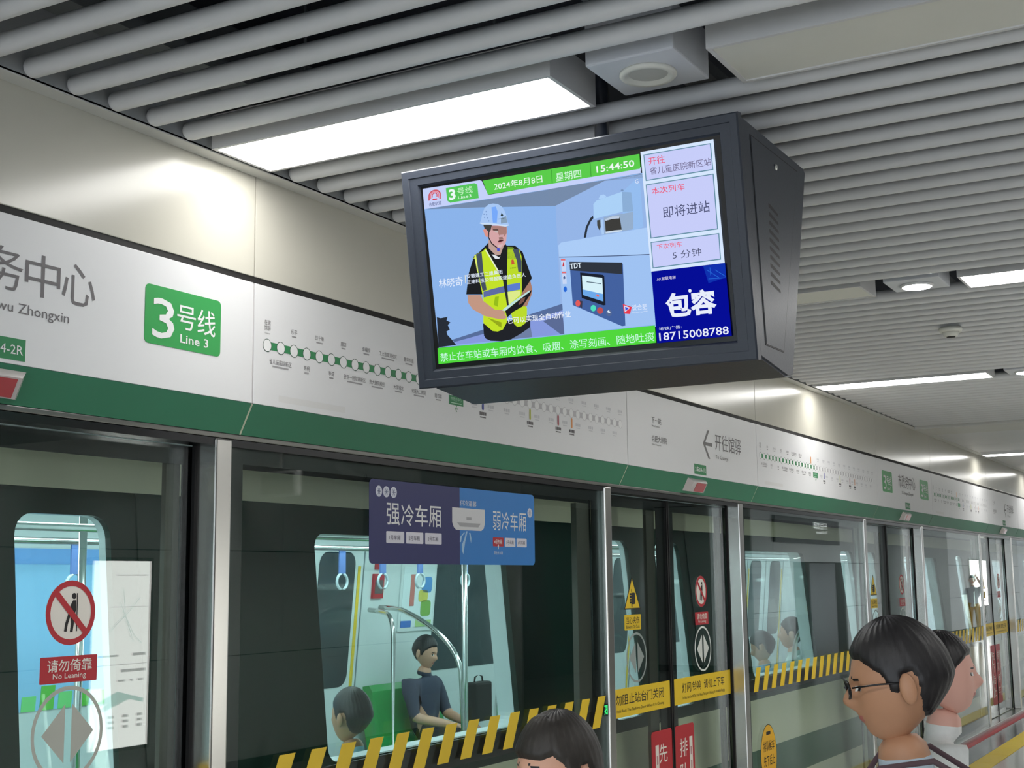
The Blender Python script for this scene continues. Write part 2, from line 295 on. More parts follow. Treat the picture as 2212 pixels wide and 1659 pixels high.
('vest_left_up',[(0.151,-0.2241),(0.1815,-0.2105),(0.1977,-0.1995),(0.2094,-0.2318)],(200, 228, 50),11),
('vest_right_up',[(0.2712,-0.2044),(0.2885,-0.2076),(0.3117,-0.2441),(0.267,-0.2388)],(120, 150, 50),11),
('vest_zip',[(0.2467,-0.3006),(0.2582,-0.3019),(0.2591,-0.3734),(0.2532,-0.3737)],(40, 44, 50),13),
('reflective_band',[(0.1774,-0.3255),(0.2067,-0.321),(0.2491,-0.3161),(0.2516,-0.3345),(0.2161,-0.3373),(0.1767,-0.3427)],(95, 108, 165),12),
('reflective_band_right',[(0.2591,-0.3143),(0.3028,-0.3125),(0.3019,-0.3323),(0.2593,-0.3343)],(92, 125, 208),12),
('reflective_strip_left',[(0.1631,-0.2142),(0.1826,-0.2089),(0.1834,-0.2666),(0.189,-0.321),(0.1753,-0.3233),(0.1668,-0.2762)],(70, 82, 98),12),
('reflective_strip_right',[(0.2876,-0.2143),(0.3071,-0.2148),(0.3131,-0.2514),(0.31,-0.2831),(0.2995,-0.28),(0.2982,-0.2496)],(70, 82, 98),12),
('vest_trim',[(0.1569,-0.2154),(0.1619,-0.215),(0.1659,-0.2626),(0.1622,-0.2661)],(226, 240, 120),13),
('vest_edge',[(0.1953,-0.2048),(0.2007,-0.2064),(0.2341,-0.2686),(0.2307,-0.2701)],(235, 245, 215),13),
('vest_fold',[(0.2154,-0.3449),(0.2287,-0.3444),(0.2212,-0.3743),(0.2087,-0.3672)],(150, 190, 30),12),
('vest_pocket',[(0.185,-0.4033),(0.2297,-0.4211),(0.2282,-0.4363),(0.2198,-0.4317)],(150, 170, 30),12),
('vest_light',[(0.2515,-0.3354),(0.3016,-0.3351),(0.2992,-0.3481),(0.2588,-0.3724),(0.2546,-0.3701)],(222, 236, 140),12),
('vest_badge',[(0.2804,-0.2437),(0.287,-0.2426),(0.29,-0.2562),(0.279,-0.2577)],(200, 90, 60),13),
('folder_sheet',[(0.2354,-0.3863),(0.2748,-0.3645),(0.3314,-0.3384),(0.3332,-0.3423),(0.2786,-0.3706),(0.2461,-0.3892)],(190, 225, 225),16),
('folder',[(0.2461,-0.3892),(0.3401,-0.3374),(0.3323,-0.3517),(0.3034,-0.3827),(0.2718,-0.3947),(0.2507,-0.4088)],(30, 30, 34),15),
('folder_fingers',[(0.3037,-0.3581),(0.3167,-0.3566),(0.3113,-0.3683),(0.2954,-0.3762),(0.2913,-0.3738)],(120, 84, 74),17),
('neck',[(0.2089,-0.1751),(0.263,-0.1927),(0.2449,-0.2247),(0.23,-0.225),(0.2075,-0.2007)],(190, 160, 152),11),
('collar_white',[(0.2156,-0.2201),(0.2253,-0.2223),(0.2405,-0.2317),(0.2447,-0.2268),(0.2401,-0.2355),(0.2266,-0.2339)],(225, 232, 240),12),
('face',[(0.2155,-0.135),(0.2741,-0.1428),(0.2737,-0.1598),(0.2685,-0.1869),(0.2638,-0.197),(0.2495,-0.2038),(0.2373,-0.2023),(0.2191,-0.185),(0.211,-0.1667),(0.2117,-0.1474)],(214, 166, 168),13),
('face_shade',[(0.224,-0.1372),(0.2739,-0.1449),(0.2728,-0.164),(0.2649,-0.1737),(0.2478,-0.1715),(0.242,-0.1557),(0.2228,-0.1489)],(170, 128, 122),14),
('brow',[(0.2279,-0.1474),(0.2451,-0.1493),(0.2459,-0.1536),(0.2276,-0.1508)],(90, 72, 70),15),
('eyes',[(0.2299,-0.1524),(0.2433,-0.1546),(0.2441,-0.1592),(0.2391,-0.1596)],(196, 182, 180),15),
('nose',[(0.2483,-0.1668),(0.2631,-0.1674),(0.2613,-0.1728),(0.2465,-0.1724)],(205, 165, 170),15),
('mouth',[(0.2402,-0.1855),(0.2468,-0.1816),(0.2603,-0.1827),(0.2587,-0.1861),(0.2449,-0.1878)],(80, 40, 45),15),
('lip',[(0.2413,-0.1873),(0.2561,-0.1871),(0.2508,-0.1915),(0.2422,-0.19)],(205, 140, 145),15),
('moustache_shade',[(0.2452,-0.1733),(0.2575,-0.1738),(0.2604,-0.1816),(0.2457,-0.1808)],(150, 115, 112),15),
('chin_light',[(0.2405,-0.1952),(0.2578,-0.1952),(0.2496,-0.2034),(0.2398,-0.2022)],(215, 185, 185),15),
('hair',[(0.1961,-0.1292),(0.2256,-0.1342),(0.2204,-0.1486),(0.2133,-0.1563),(0.2068,-0.1468),(0.1998,-0.1416)],(68, 68, 66),14),
('ear',[(0.1945,-0.1452),(0.2023,-0.1423),(0.21,-0.1526),(0.211,-0.1667),(0.2034,-0.1679),(0.1981,-0.1586)],(218, 150, 140),14),
('chin_strap',[(0.2118,-0.1539),(0.2154,-0.1533),(0.2128,-0.1691),(0.2214,-0.1874),(0.2385,-0.2025),(0.2358,-0.2047),(0.2187,-0.1892),(0.2088,-0.1686)],(50, 42, 46),16),
('strap_clip',[(0.2359,-0.2038),(0.2456,-0.2055),(0.244,-0.2139),(0.2362,-0.2129)],(70, 80, 210),16),
('hard_hat',[(0.184,-0.1244),(0.1896,-0.1187),(0.1951,-0.1022),(0.2059,-0.0821),(0.2205,-0.0735),(0.2355,-0.073),(0.2512,-0.0767),(0.2639,-0.086),(0.2723,-0.0999),(0.2769,-0.1155),(0.2788,-0.1328),(0.2839,-0.1431),(0.2702,-0.1455),(0.2486,-0.1394),(0.2245,-0.1319),(0.1948,-0.1291)],(168, 200, 245),16),
('hard_hat_shine',[(0.2295,-0.0833),(0.2444,-0.0832),(0.249,-0.0988),(0.2433,-0.1302),(0.2299,-0.1284),(0.2296,-0.1069)],(120, 170, 250),17),
('hard_hat_brim',[(0.184,-0.1244),(0.2002,-0.1255),(0.2345,-0.1322),(0.261,-0.1389),(0.2839,-0.1431),(0.2714,-0.1459),(0.2462,-0.1391),(0.2244,-0.1336),(0.196,-0.1299)],(205, 225, 248),17),
('hard_hat_shade',[(0.258,-0.1193),(0.2757,-0.1153),(0.2786,-0.1349),(0.2564,-0.1351)],(135, 160, 185),17),
('hat_emblem',[(0.2622,-0.1028),(0.2642,-0.1074),(0.2674,-0.1121),(0.2622,-0.1152),(0.2577,-0.1107),(0.2604,-0.1079)],(45, 60, 60),18),
('hat_vent',[(0.2125,-0.0938),(0.2117,-0.0952),(0.2103,-0.0956),(0.209,-0.0948),(0.2085,-0.0933),(0.2093,-0.0918),(0.2107,-0.0914),(0.2121,-0.0922)],(120, 150, 200),18),
('hat_vent',[(0.2048,-0.1003),(0.2041,-0.1017),(0.2026,-0.1021),(0.2013,-0.1013),(0.2009,-0.0997),(0.2016,-0.0983),(0.2031,-0.0979),(0.2044,-0.0987)],(120, 150, 200),18),
('hat_vent',[(0.2133,-0.1025),(0.2126,-0.1039),(0.2111,-0.1044),(0.2098,-0.1035),(0.2094,-0.102),(0.2101,-0.1005),(0.2116,-0.1001),(0.2129,-0.1009)],(120, 150, 200),18),
('hat_vent',[(0.2058,-0.1101),(0.2051,-0.1115),(0.2036,-0.1119),(0.2023,-0.1111),(0.2019,-0.1095),(0.2026,-0.1081),(0.2041,-0.1077),(0.2054,-0.1085)],(120, 150, 200),18),
('hat_vent',[(0.2161,-0.1125),(0.2153,-0.114),(0.2139,-0.1144),(0.2125,-0.1136),(0.2121,-0.112),(0.2128,-0.1106),(0.2143,-0.1102),(0.2156,-0.111)],(120, 150, 200),18),
('hat_vent',[(0.2191,-0.1222),(0.2183,-0.1236),(0.2169,-0.124),(0.2155,-0.1232),(0.2151,-0.1217),(0.2159,-0.1202),(0.2173,-0.1198),(0.2186,-0.1206)],(120, 150, 200),18),
('caption_bar',[(0.1201,-0.2699),(0.1228,-0.27),(0.1221,-0.2943),(0.1194,-0.2944)],(225, 225, 210),20),
('header_white',[(-0.0018,0.002),(0.1982,0.001),(0.2053,-0.0026),(0.2232,-0.0471),(0.4342,-0.0432),(0.711,-0.0394),(0.71,-0.0503),(0.4352,-0.0579),(-0.0013,-0.0572)],(198, 210, 250),20),
('header_white',[(-0.001,0.0042),(0.1989,0.0007),(0.2243,-0.0462),(0.7079,-0.0435),(0.7103,-0.0557),(0.4438,-0.0584),(-0.0005,-0.0569)],(198, 210, 250),20),
('header_green',[(0.2087,-0.0019),(0.7103,-0.003),(0.7096,-0.0437),(0.2217,-0.0452)],(92, 205, 76),21),
('header_divider',[(0.4351,-0.0046),(0.4382,-0.0045),(0.437,-0.044),(0.4338,-0.0441)],(70, 170, 60),22),
('header_divider',[(0.5581,-0.0049),(0.5612,-0.0048),(0.5601,-0.0431),(0.557,-0.0432)],(70, 170, 60),22),
('line_badge',[(0.0804,-0.0057),(0.18,-0.0053),(0.1894,-0.011),(0.1903,-0.0509),(0.0911,-0.0508),(0.0816,-0.043)],(88, 198, 92),22),
('transit_emblem',[(0.0156,-0.0343),(0.0171,-0.0204),(0.0171,-0.0204),(0.0188,-0.0154),(0.0224,-0.0109),(0.0277,-0.0073),(0.0342,-0.0051),(0.0411,-0.0043),(0.0479,-0.0051),(0.0538,-0.0074),(0.0583,-0.011),(0.061,-0.0155),(0.0615,-0.0205),(0.06,-0.0343),(0.0548,-0.0343),(0.0563,-0.0205),(0.0559,-0.0169),(0.0538,-0.0135),(0.0504,-0.0109),(0.0458,-0.0092),(0.0407,-0.0086),(0.0353,-0.0092),(0.0304,-0.0109),(0.0264,-0.0135),(0.0236,-0.0168),(0.0224,-0.0205),(0.0209,-0.0343)],(205, 90, 105),23),
('transit_emblem',[(0.0227,-0.03),(0.0237,-0.0205),(0.0237,-0.0205),(0.0248,-0.017),(0.0274,-0.0139),(0.0311,-0.0114),(0.0357,-0.0098),(0.0406,-0.0093),(0.0454,-0.0098),(0.0495,-0.0114),(0.0527,-0.0139),(0.0546,-0.0171),(0.055,-0.0205),(0.054,-0.03),(0.0503,-0.03),(0.0514,-0.0205),(0.0511,-0.018),(0.0496,-0.0157),(0.0471,-0.0139),(0.0439,-0.0127),(0.0403,-0.0123),(0.0365,-0.0127),(0.033,-0.0138),(0.0302,-0.0156),(0.0282,-0.0179),(0.0274,-0.0205),(0.0263,-0.03)],(235, 130, 145),23),
('transit_emblem',[(0.0288,-0.0267),(0.0294,-0.0205),(0.0294,-0.0205),(0.0302,-0.0182),(0.0318,-0.0162),(0.0342,-0.0145),(0.0371,-0.0135),(0.0402,-0.0131),(0.0432,-0.0135),(0.0458,-0.0146),(0.0479,-0.0162),(0.049,-0.0182),(0.0493,-0.0205),(0.0486,-0.0267),(0.0455,-0.0267),(0.0462,-0.0205),(0.046,-0.019),(0.0452,-0.0177),(0.0438,-0.0167),(0.042,-0.016),(0.0399,-0.0157),(0.0378,-0.016),(0.0358,-0.0166),(0.0342,-0.0177),(0.0331,-0.019),(0.0326,-0.0205),(0.0319,-0.0267)],(205, 80, 100),23),
('transit_emblem_base',[(0.0309,-0.0309),(0.0471,-0.031),(0.0467,-0.0353),(0.0305,-0.0352)],(215, 70, 90),23),
('footer_green',[(0.0038,-0.477),(0.7128,-0.4762),(0.7128,-0.5237),(0.0022,-0.5249)],(82, 216, 62),20),
('side_white',[(0.7136,0.0015),(0.9266,0.0019),(0.929,-0.3296),(0.7151,-0.3283)],(215, 232, 255),20),
('destination_box',[(0.7219,-0.007),(0.9186,-0.0072),(0.9193,-0.0792),(0.7221,-0.0796)],(95, 140, 160),21),
('destination_box_fill',[(0.7244,-0.0095),(0.9158,-0.0095),(0.9169,-0.0764),(0.725,-0.0772)],(200, 206, 250),22),
('current_train_box',[(0.7213,-0.0892),(0.9192,-0.089),(0.9184,-0.2382),(0.7222,-0.2383)],(95, 140, 160),21),
('current_train_box_fill',[(0.7238,-0.0917),(0.9164,-0.0913),(0.916,-0.2355),(0.7252,-0.2358)],(200, 206, 250),22),
('next_train_box',[(0.7214,-0.2476),(0.9208,-0.2487),(0.9195,-0.3197),(0.7209,-0.3203)],(95, 140, 160),21),
('next_train_box_fill',[(0.7239,-0.25),(0.9181,-0.2511),(0.9171,-0.3169),(0.7238,-0.3178)],(200, 206, 250),22),
('advert',[(0.7159,-0.3284),(0.9297,-0.3296),(0.9315,-0.5249),(0.7155,-0.5256)],(6, 14, 150),20),
('advert_glow',[(0.8677,-0.3311),(0.9297,-0.3296),(0.9295,-0.3682),(0.8787,-0.3783)],(16, 50, 175),21),
('advert_line',[(0.8761,-0.3427),(0.9093,-0.3677),(0.9105,-0.3667),(0.8773,-0.3418)],(40, 110, 220),22),
('advert_line',[(0.8859,-0.3368),(0.886,-0.358),(0.8875,-0.3581),(0.8873,-0.3369)],(40, 110, 220),22),
('advert_line',[(0.9,-0.3455),(0.9278,-0.3662),(0.9287,-0.3649),(0.9008,-0.3442)],(40, 110, 220),22),
('advert_line',[(0.8797,-0.3661),(0.9276,-0.3687),(0.9275,-0.3701),(0.8796,-0.3675)],(40, 110, 220),22),
('advert_spark',[(0.8287,-0.3934),(0.828,-0.3954),(0.8267,-0.3968),(0.8248,-0.3975),(0.8228,-0.3973),(0.821,-0.3962),(0.8199,-0.3945),(0.8196,-0.3924),(0.8203,-0.3905),(0.8216,-0.389),(0.8235,-0.3883),(0.8255,-0.3886),(0.8273,-0.3897),(0.8284,-0.3914)],(235, 242, 255),23),
]
SCREEN_TEXT = [
('brand','TDT',0.4678,0.5034,-0.2924,-0.2776,(225,240,250),10,0.02),
('watermark','G',0.6888,0.6988,-0.0818,-0.0703,(225,235,255),10,0.0),
('channel','说合肥',0.6483,0.6935,-0.4297,-0.4133,(225,235,255),11,0.02),
('channel','Discovering Hefei',0.6475,0.6933,-0.4373,-0.433,(225,235,255),11,0.0),
('hat_lettering','安徽建工',0.2499,0.2733,-0.1222,-0.1195,(60,70,75),18,0.0),
('vest_lettering','安徽建工',0.2734,0.2998,-0.2696,-0.2656,(60,80,40),13,0.0),
('caption','林晓奇',0.0278,0.1118,-0.2992,-0.2721,(228,238,255),20,0.012),
('caption','安徽建工三建集团',0.1258,0.2483,-0.281,-0.2686,(228,238,255),20,0.015),
('caption','三建科技公司智能建造负责人',0.1252,0.3247,-0.2983,-0.2859,(228,238,255),20,0.015),
('subtitle','它可以实现全自动作业',0.2511,0.4584,-0.4282,-0.4095,(240,246,255),20,0.02),
('header_text','2024年8月8日',0.2455,0.405,-0.0367,-0.0145,(235,250,240),23,0.015),
('header_text','星期四',0.4488,0.5286,-0.0411,-0.017,(215,250,225),23,0.02),
('header_text','15:44:50',0.5773,0.6931,-0.0354,-0.0163,(240,250,245),23,0.015),
('badge_text','3',0.0895,0.1125,-0.0439,-0.0117,(240,250,250),23,0.03),
('badge_text','号线',0.1189,0.1721,-0.0322,-0.0115,(200,245,200),23,0.01),
('badge_text','Line3',0.1201,0.1662,-0.0442,-0.0355,(220,250,225),23,0.01),
('emblem_text','合肥轨道',0.0162,0.0611,-0.0519,-0.0404,(70,80,130),23,0.01),
('footer_text','禁止在车站或车厢内饮食、吸烟、涂写刻画、随地吐痰',0.0115,0.7083,-0.5188,-0.4928,(200,250,225),22,0.01),
('side_text','开往',0.7359,0.7837,-0.0391,-0.0173,(236,80,110),23,0.005),
('side_text','省儿童医院新区站',0.7374,0.9153,-0.066,-0.0453,(105,95,130),23,0.0),
('side_text','本次列车',0.7373,0.8335,-0.1202,-0.1015,(236,80,110),23,0.005),
('side_text','即将进站',0.7654,0.9005,-0.1885,-0.1576,(70,75,110),23,0.0),
('side_text','下次列车',0.7388,0.8128,-0.2719,-0.2568,(236,90,115),23,0.0),
('side_text','5 分钟',0.7824,0.8661,-0.3027,-0.2808,(80,85,115),23,0.0),
('advert_logo','AK智联电梯',0.7303,0.7861,-0.3559,-0.3467,(220,215,240),22,0.01),
('advert_title','包容',0.7498,0.8965,-0.4612,-0.3931,(232,238,252),22,0.035),
('advert_text','地铁广告:',0.7243,0.7914,-0.4921,-0.4828,(215,225,250),22,0.005),
('advert_text','18715008788',0.7232,0.9244,-0.5199,-0.4982,(235,240,252),22,0.008),
]

# ================================================================== the setting
Yf = 2.85           # face of the fascia and of the wall above it
Yg = 2.905          # face of the fixed glass panels
Yd = 2.985          # face of the sliding door leaves
Zc = 3.014          # underside of ceiling baffles, lights and trim
XMAX = 22.0
F_F = wallF(Yf); F_G = wallF(Yg); F_D = wallF(Yd)

fl = MB().box(-6, 62, -6.0, 2.98, -0.15, 0.0).build('floor', FLOORM); tag(fl, kind='structure')
tc_ = thing('trim_1', None, None, kind='structure')
for k in range(32):
    MB().bbox(4+0.6*k, 4.594+0.6*k, 2.36, 2.56, 0.0, 0.006, 0.002).build('tactile_tile', YELLOW, tc_)
MB().box(-6, 40, 2.80, 2.86, 0.002, 0.004).build('red_edge_line', RED, tc_)
MB().box(-6, 40, 2.57, 2.86, 0.0, 0.002).build('dark_edge_stone', smat('dark_granite', (70, 70, 70), rough=0.18, var=0.2, scale=70), tc_)  # added dark strip; the floor beyond is lightened to bounce light upward

# ceiling: dark slab, hidden channels, plate behind the baffle ends, the baffles one by one
ce = MB().box(-6, 62, -6.0, 2.95, 3.5, 3.6).build('ceiling', VOID); tag(ce, kind='structure')
for y in (2.62, 1.4, 0.2, -1.0): MB().box(-2, 13, y-0.05, y+0.05, 3.16, 3.20).build('channel', CHANNEL, ce)
MB().box(-6, 13, 2.789, 2.80, Zc+0.004, 3.30).build('end_plate', PLATE, ce)
MB().box(-6, 13, 2.86, 2.90, 3.30, 3.5).build('upper_plate', CHANNEL, ce)
rows = [0.11, 3.19, 6.27, 9.40]
bx = []
x = 0.41
for a, b in ((0.41, 2.95), (3.459, 6.03), (6.545, 9.14), (9.67, 12.30)):
    n = round((b-a)/0.1532); bx += [a+(b-a)*k/n for k in range(n+1)]
bm_ = MB(); RT = 0.028
bm_.tube([(0, -5.9, RT), (0, 2.770, RT), (0, 2.778, RT), (0, 2.783, RT), (0, 2.786, RT)], [RT, RT, RT*0.93, RT*0.78, RT*0.5], 18)
bme = bm_.mesh('baffle', TUBE)
for xx in bx: link('baffle', bme, ce, (xx, 0, Zc))
MB().bbox(12.38, 12.98, -5.9, 2.79, Zc-0.02, Zc+0.14, 0.01).build('cross_beam', TRIM, ce)
for k in range(6):
    MB().box(12.99+k*1.5, 14.48+k*1.5, -5.9, 2.789, Zc+0.005, Zc+0.03).build('ceiling_panel', TUBE, ce)
MB().box(22.0, 62, -5.9, 2.9, Zc+0.005, Zc+0.03).build('ceiling_panel', TUBE, ce)
t2 = MB().bbox(-6, 62, 2.789, 2.85, Zc, Zc+0.012, 0.003).build('trim_2', TRIM); tag(t2, kind='structure')

# beige enamel wall above the fascia
seams = [-6.5, -4.5, -1.6, 0.4, 1.37, 3.349, 6.256, 8.234, 11.21, 13.235, 16.1, 18.1, 21.0, 23.0]
wl = MB().box(-6.5, 62, 2.875, 2.95, 2.66, 3.30).build('wall_left', GAP); tag(wl, kind='structure')
ws = [-6.5, -3.4, -1.55, 1.37, 3.349, 6.256, 8.234, 11.21, 13.235, 16.1, 18.1, 21.0, 62]
for a, b in zip(ws[:-1], ws[1:]):
    MB().bbox(a+0.0025, b-0.0025, Yf, Yf+0.02, 2.678, 3.02, 0.0025).build('wall_panel', BEIGE, wl)
MB().box(-6.5, 62, Yf+0.004, Yf+0.02, 2.655, 2.68).build('shadow_gap', GAP, wl)

# added box behind the fascia to block light, and the stainless strip below it
hd = MB().box(-6.5, 62, 2.93, 3.16, 2.165, 2.70).build('wall_header_light_block', GAP); tag(hd, kind='structure')
t3 = thing('trim_3', None, None, kind='structure')
MB().bbox(-6.5, 40, 2.899, 3.12, 2.143, 2.159, 0.003).build('header_rail', smat('rail_grey', (120, 120, 116), rough=0.35, metal=0.8), t3)
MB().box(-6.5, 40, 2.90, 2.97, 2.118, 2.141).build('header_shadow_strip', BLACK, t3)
MB().bbox(-6.5, 40, 2.86, 3.08, 0.0, 0.06, 0.004).build('threshold', STEEL, t3)

# platform core behind the viewer (it shows in the glass), end walls
wr = MB().box(-6, 38, -5.7, -5.55, 0, 3.5).build('wall_right', STONE2); tag(wr, kind='structure')  # unseen wall, its length set for the glass reflections and the fill light
we = MB().box(60, 60.2, -6, 6.5, -1.5, 3.6).build('wall_far', STONE); tag(we, kind='structure')
def core(name, x0, x1, y0, y1, hole=None):
    c = MB().box(x0+0.02, x1-0.02, y0+0.02, y1-0.02, 0, 3.3).build(name, JOINT); tag(c, kind='structure')
    nx = max(1, round((x1-x0)/1.2)); w = (x1-x0)/nx
    for i in range(nx):
        for z0, z1 in ((0.12, 1.04), (1.05, 1.98), (1.99, 3.0)):
            a, b = x0+i*w+0.005, x0+(i+1)*w-0.005
            if hole and a < hole[1] and b > hole[0] and z1 < 2: continue
            MB().box(a, b, y1-0.02, y1, z0, z1).build('clad_panel', STONE, c)
    if hole: MB().box(hole[0], hole[1], y1-0.05, y1-0.019, 0, 1.97).build('doorway_glass', BLACK, c)
    for y_ in (y0,): MB().box(x0, x1, y_, y_+0.02, 0.12, 3.0).build('clad_panel', STONE, c)
    MB().box(x0, x0+0.02, y0, y1, 0.12, 3.0).build('clad_panel', STONE, c)
core('wall_core_1', 6.6, 12.6, -4.2, -2.46)
core('wall_core_2', 23.4, 33.0, -4.2, -2.46, (26.9, 28.7))
core('wall_core_3', 40.0, 52.0, -4.2, -2.46)
for xc in (15.0, 19.2, 36.5):
    col = MB().lathe((xc, -3.0, 0), [(0.42, 0), (0.42, 3.1)], 32).build('wall_column', STONE); tag(col, kind='structure')

# ================================================================== ceiling fixtures
def light_panel(xc, y0, y1, lit, label, w=0.28):
    t = thing('ceiling_light', label, 'ceiling light', (xc, (y0+y1)/2, Zc), 'long ceiling light panels')
    hb = MB(); x0, x1 = xc-w/2, xc+w/2
    hb.box(x0, x0+0.012, y0, y1, Zc, Zc+0.11); hb.box(x1-0.012, x1, y0, y1, Zc, Zc+0.11); hb.box(x0+0.012, x1-0.012, y0, y0+0.012, Zc, Zc+0.11)
    hb.box(x0+0.012, x1-0.012, y1-0.012, y1, Zc, Zc+0.11); hb.box(x0+0.012, x1-0.012, y0+0.012, y1-0.012, Zc+0.09, Zc+0.11)
    hb.build('housing', BOXGREY, t)
    MB().box(x0+0.012, x1-0.012, y0+0.012, y1-0.012, Zc+0.004, Zc+0.008).build('diffuser', LIT if lit else OFFLENS, t)
    for y in (y0+0.25, y1-0.25): MB().tube([(xc, y, Zc+0.11), (xc, y, 3.5)], 0.006, 6).build('hanger_rod', CHANNEL, t)
    return t
def downlight(xc, yc, lit, label):
    t = thing('downlight', label, 'downlight', (xc, yc, Zc), 'square boxed downlights')
    MB().bbox(xc-0.127, xc+0.127, yc-0.125, yc+0.125, Zc+0.004, Zc+0.14, 0.005).build('housing', BOXBLUE, t)
    MB().lathe((xc, yc, Zc), [(0.076, 0.004), (0.077, -0.003), (0.072, -0.008), (0.060, -0.007), (0.052, 0.002)], 36).build('ring', OFFLENS if not lit else BOXGREY, t)
    MB().lathe((xc, yc, Zc), [(0.062, -0.0095), (0.0625, -0.0075)] if lit else [(0.0535, 0.0015), (0.0536, 0.0039)], 28).build('lens', LITD if lit else smat('unlit_lens', (196, 196, 190), rough=0.5), t)
    MB().tube([(xc, yc, Zc+0.14), (xc, yc, 3.5)], 0.006, 6).build('hanger_rod', CHANNEL, t)
    return t
wherex = {3.19: 'above the hanging monitor', 6.27: 'second row from the viewer', 9.40: 'third row from the viewer', 0.11: 'behind the viewer', 15.50: 'in the far row beyond the cross beam'}
rowdef = {0.11: (1, 0, 1, 1, 1, 1), 3.19: (1, 0, 0, 0, 1, 1), 6.27: (0, 1, 1, 1, 1, 1), 9.40: (1, 1, 1, 1, 1, 0)}
for xc, (a, d1, b, d2, c, d3) in rowdef.items():
    light_panel(xc, 1.59, 2.775, a, '%s ceiling panel at the wall trim, %s' % ('glowing white' if a else 'unlit grey', wherex[xc]))
    downlight(xc-0.01, 1.362, d1, '%s boxed round downlight nearest the wall, %s' % ('glowing' if d1 else 'unlit', wherex[xc]))
    light_panel(xc+0.045, -0.02, 1.165, b, '%s ceiling panel second from the wall, %s' % ('glowing white' if b else 'unlit grey', wherex[xc]))
    downlight(xc-0.01, -0.25, d2, '%s boxed round downlight second from the wall, %s' % ('glowing' if d2 else 'unlit', wherex[xc]))
    light_panel(xc, -1.67, -0.48, c, '%s ceiling panel third from the wall, %s' % ('glowing white' if c else 'unlit grey', wherex[xc]))
    light_panel(xc, -3.6, -2.4, 1, 'glowing white ceiling panel farthest from the wall, %s' % wherex[xc])
def surf_panel(xc, y0, y1, label):
    t = thing('ceiling_light', label, 'ceiling light', (xc, (y0+y1)/2, Zc), 'long ceiling light panels')
    hb = MB(); w = 0.3
    for args in ((xc-w/2, xc-w/2+0.015, y0, y1), (xc+w/2-0.015, xc+w/2, y0, y1), (xc-w/2+0.015, xc+w/2-0.015, y0, y0+0.015), (xc-w/2+0.015, xc+w/2-0.015, y1-0.015, y1)): hb.box(*args, Zc-0.03, Zc+0.004)
    hb.build('housing', BOXGREY, t); MB().box(xc-w/2+0.015, xc+w/2-0.015, y0+0.015, y1-0.015, Zc-0.026, Zc-0.02).build('diffuser', LIT, t)
surf_panel(15.5, 1.4, 2.76, 'glowing white flat panel beyond the cross beam, touching the beige wall trim')
surf_panel(15.5, -0.4, 0.9, 'glowing white flat panel beyond the cross beam, second from the beige wall')
surf_panel(18.6, 1.4, 2.76, 'glowing white flat panel farthest along the beige wall')
for k, xx in enumerate((26.0, 32.0, 38.0, 44.0, 50.0)):
    surf_panel(xx, -1.6, -0.4, 'glowing white flat panel far down the open platform, %s from the viewer' % ('first', 'second', 'third', 'fourth', 'fifth')[k])
    surf_panel(xx, 0.6, 1.8, 'glowing white flat panel far down the platform beside the wall, %s from the viewer' % ('first', 'second', 'third', 'fourth', 'fifth')[k])
t = thing('smoke_detector', 'small white smoke detector under the grey ceiling baffles', 'smoke detector', (7.449, 1.455, Zc))
MB().lathe((7.449, 1.455, Zc), [(0.058, 0.0), (0.062, -0.012), (0.055, -0.026)], 28).build('base', OFFLENS, t)
MB().lathe((7.449, 1.455, Zc), [(0.046, -0.026), (0.036, -0.045), (0.026, -0.050)], 28).build('head', OFFLENS, t)
MB().lathe((7.449, 1.455, Zc), [(0.024, -0.0505), (0.02, -0.054)], 20).build('sensor', GAP, t)

# ================================================================== fascia over the screen doors
sl = (2.90-2.85)/(2.258-2.160)        # the green band leans back towards the tracks
F_B = Frame((0, Yf, 2.258), (1, 0, 0), (0, -sl, 1), Vector((0, -1, -sl)).normalized())
def fascia(x0, x1, label):
    t = thing('fascia_panel', label, 'sign panel', ((x0+x1)/2, Yf, 2.26), 'white fascia panels above the platform doors')
    b = MB(); b.bbox(x0+0.003, x1-0.003, Yf, Yf+0.018, 2.259, 2.6575, 0.002); b.build('white_panel', WHITE, t)
    g = MB(); n0 = x0+0.005; n1 = x1-0.005
    g.add([(n0, Yf, 2.258), (n1, Yf, 2.258), (n1, 2.90, 2.160), (n0, 2.90, 2.160), (n0, Yf+0.02, 2.258), (n1, Yf+0.02, 2.258), (n1, 2.92, 2.160), (n0, 2.92, 2.160)],
          [(0, 1, 2, 3), (4, 5, 6, 7), (0, 1, 5, 4), (2, 3, 7, 6), (0, 3, 7, 4), (1, 2, 6, 5)]); g.build('green_band', GREEN, t)
    return t
gapfill = thing('trim_4', None, None, kind='structure')
MB().box(-6.5, 40, Yf+0.006, Yf+0.016, 2.25, 2.66).build('fascia_backing', smat('seam_pale', (190, 182, 176), rough=0.7), gapfill)
m_ = MB(); m_.add([(-6.5, 2.8515, 2.258), (40, 2.8515, 2.258), (40, 2.9015, 2.160), (-6.5, 2.9015, 2.160)], [(0, 1, 2, 3)]); m_.build('band_backing', smat('seam_cream', (205, 208, 186), rough=0.7), gapfill)

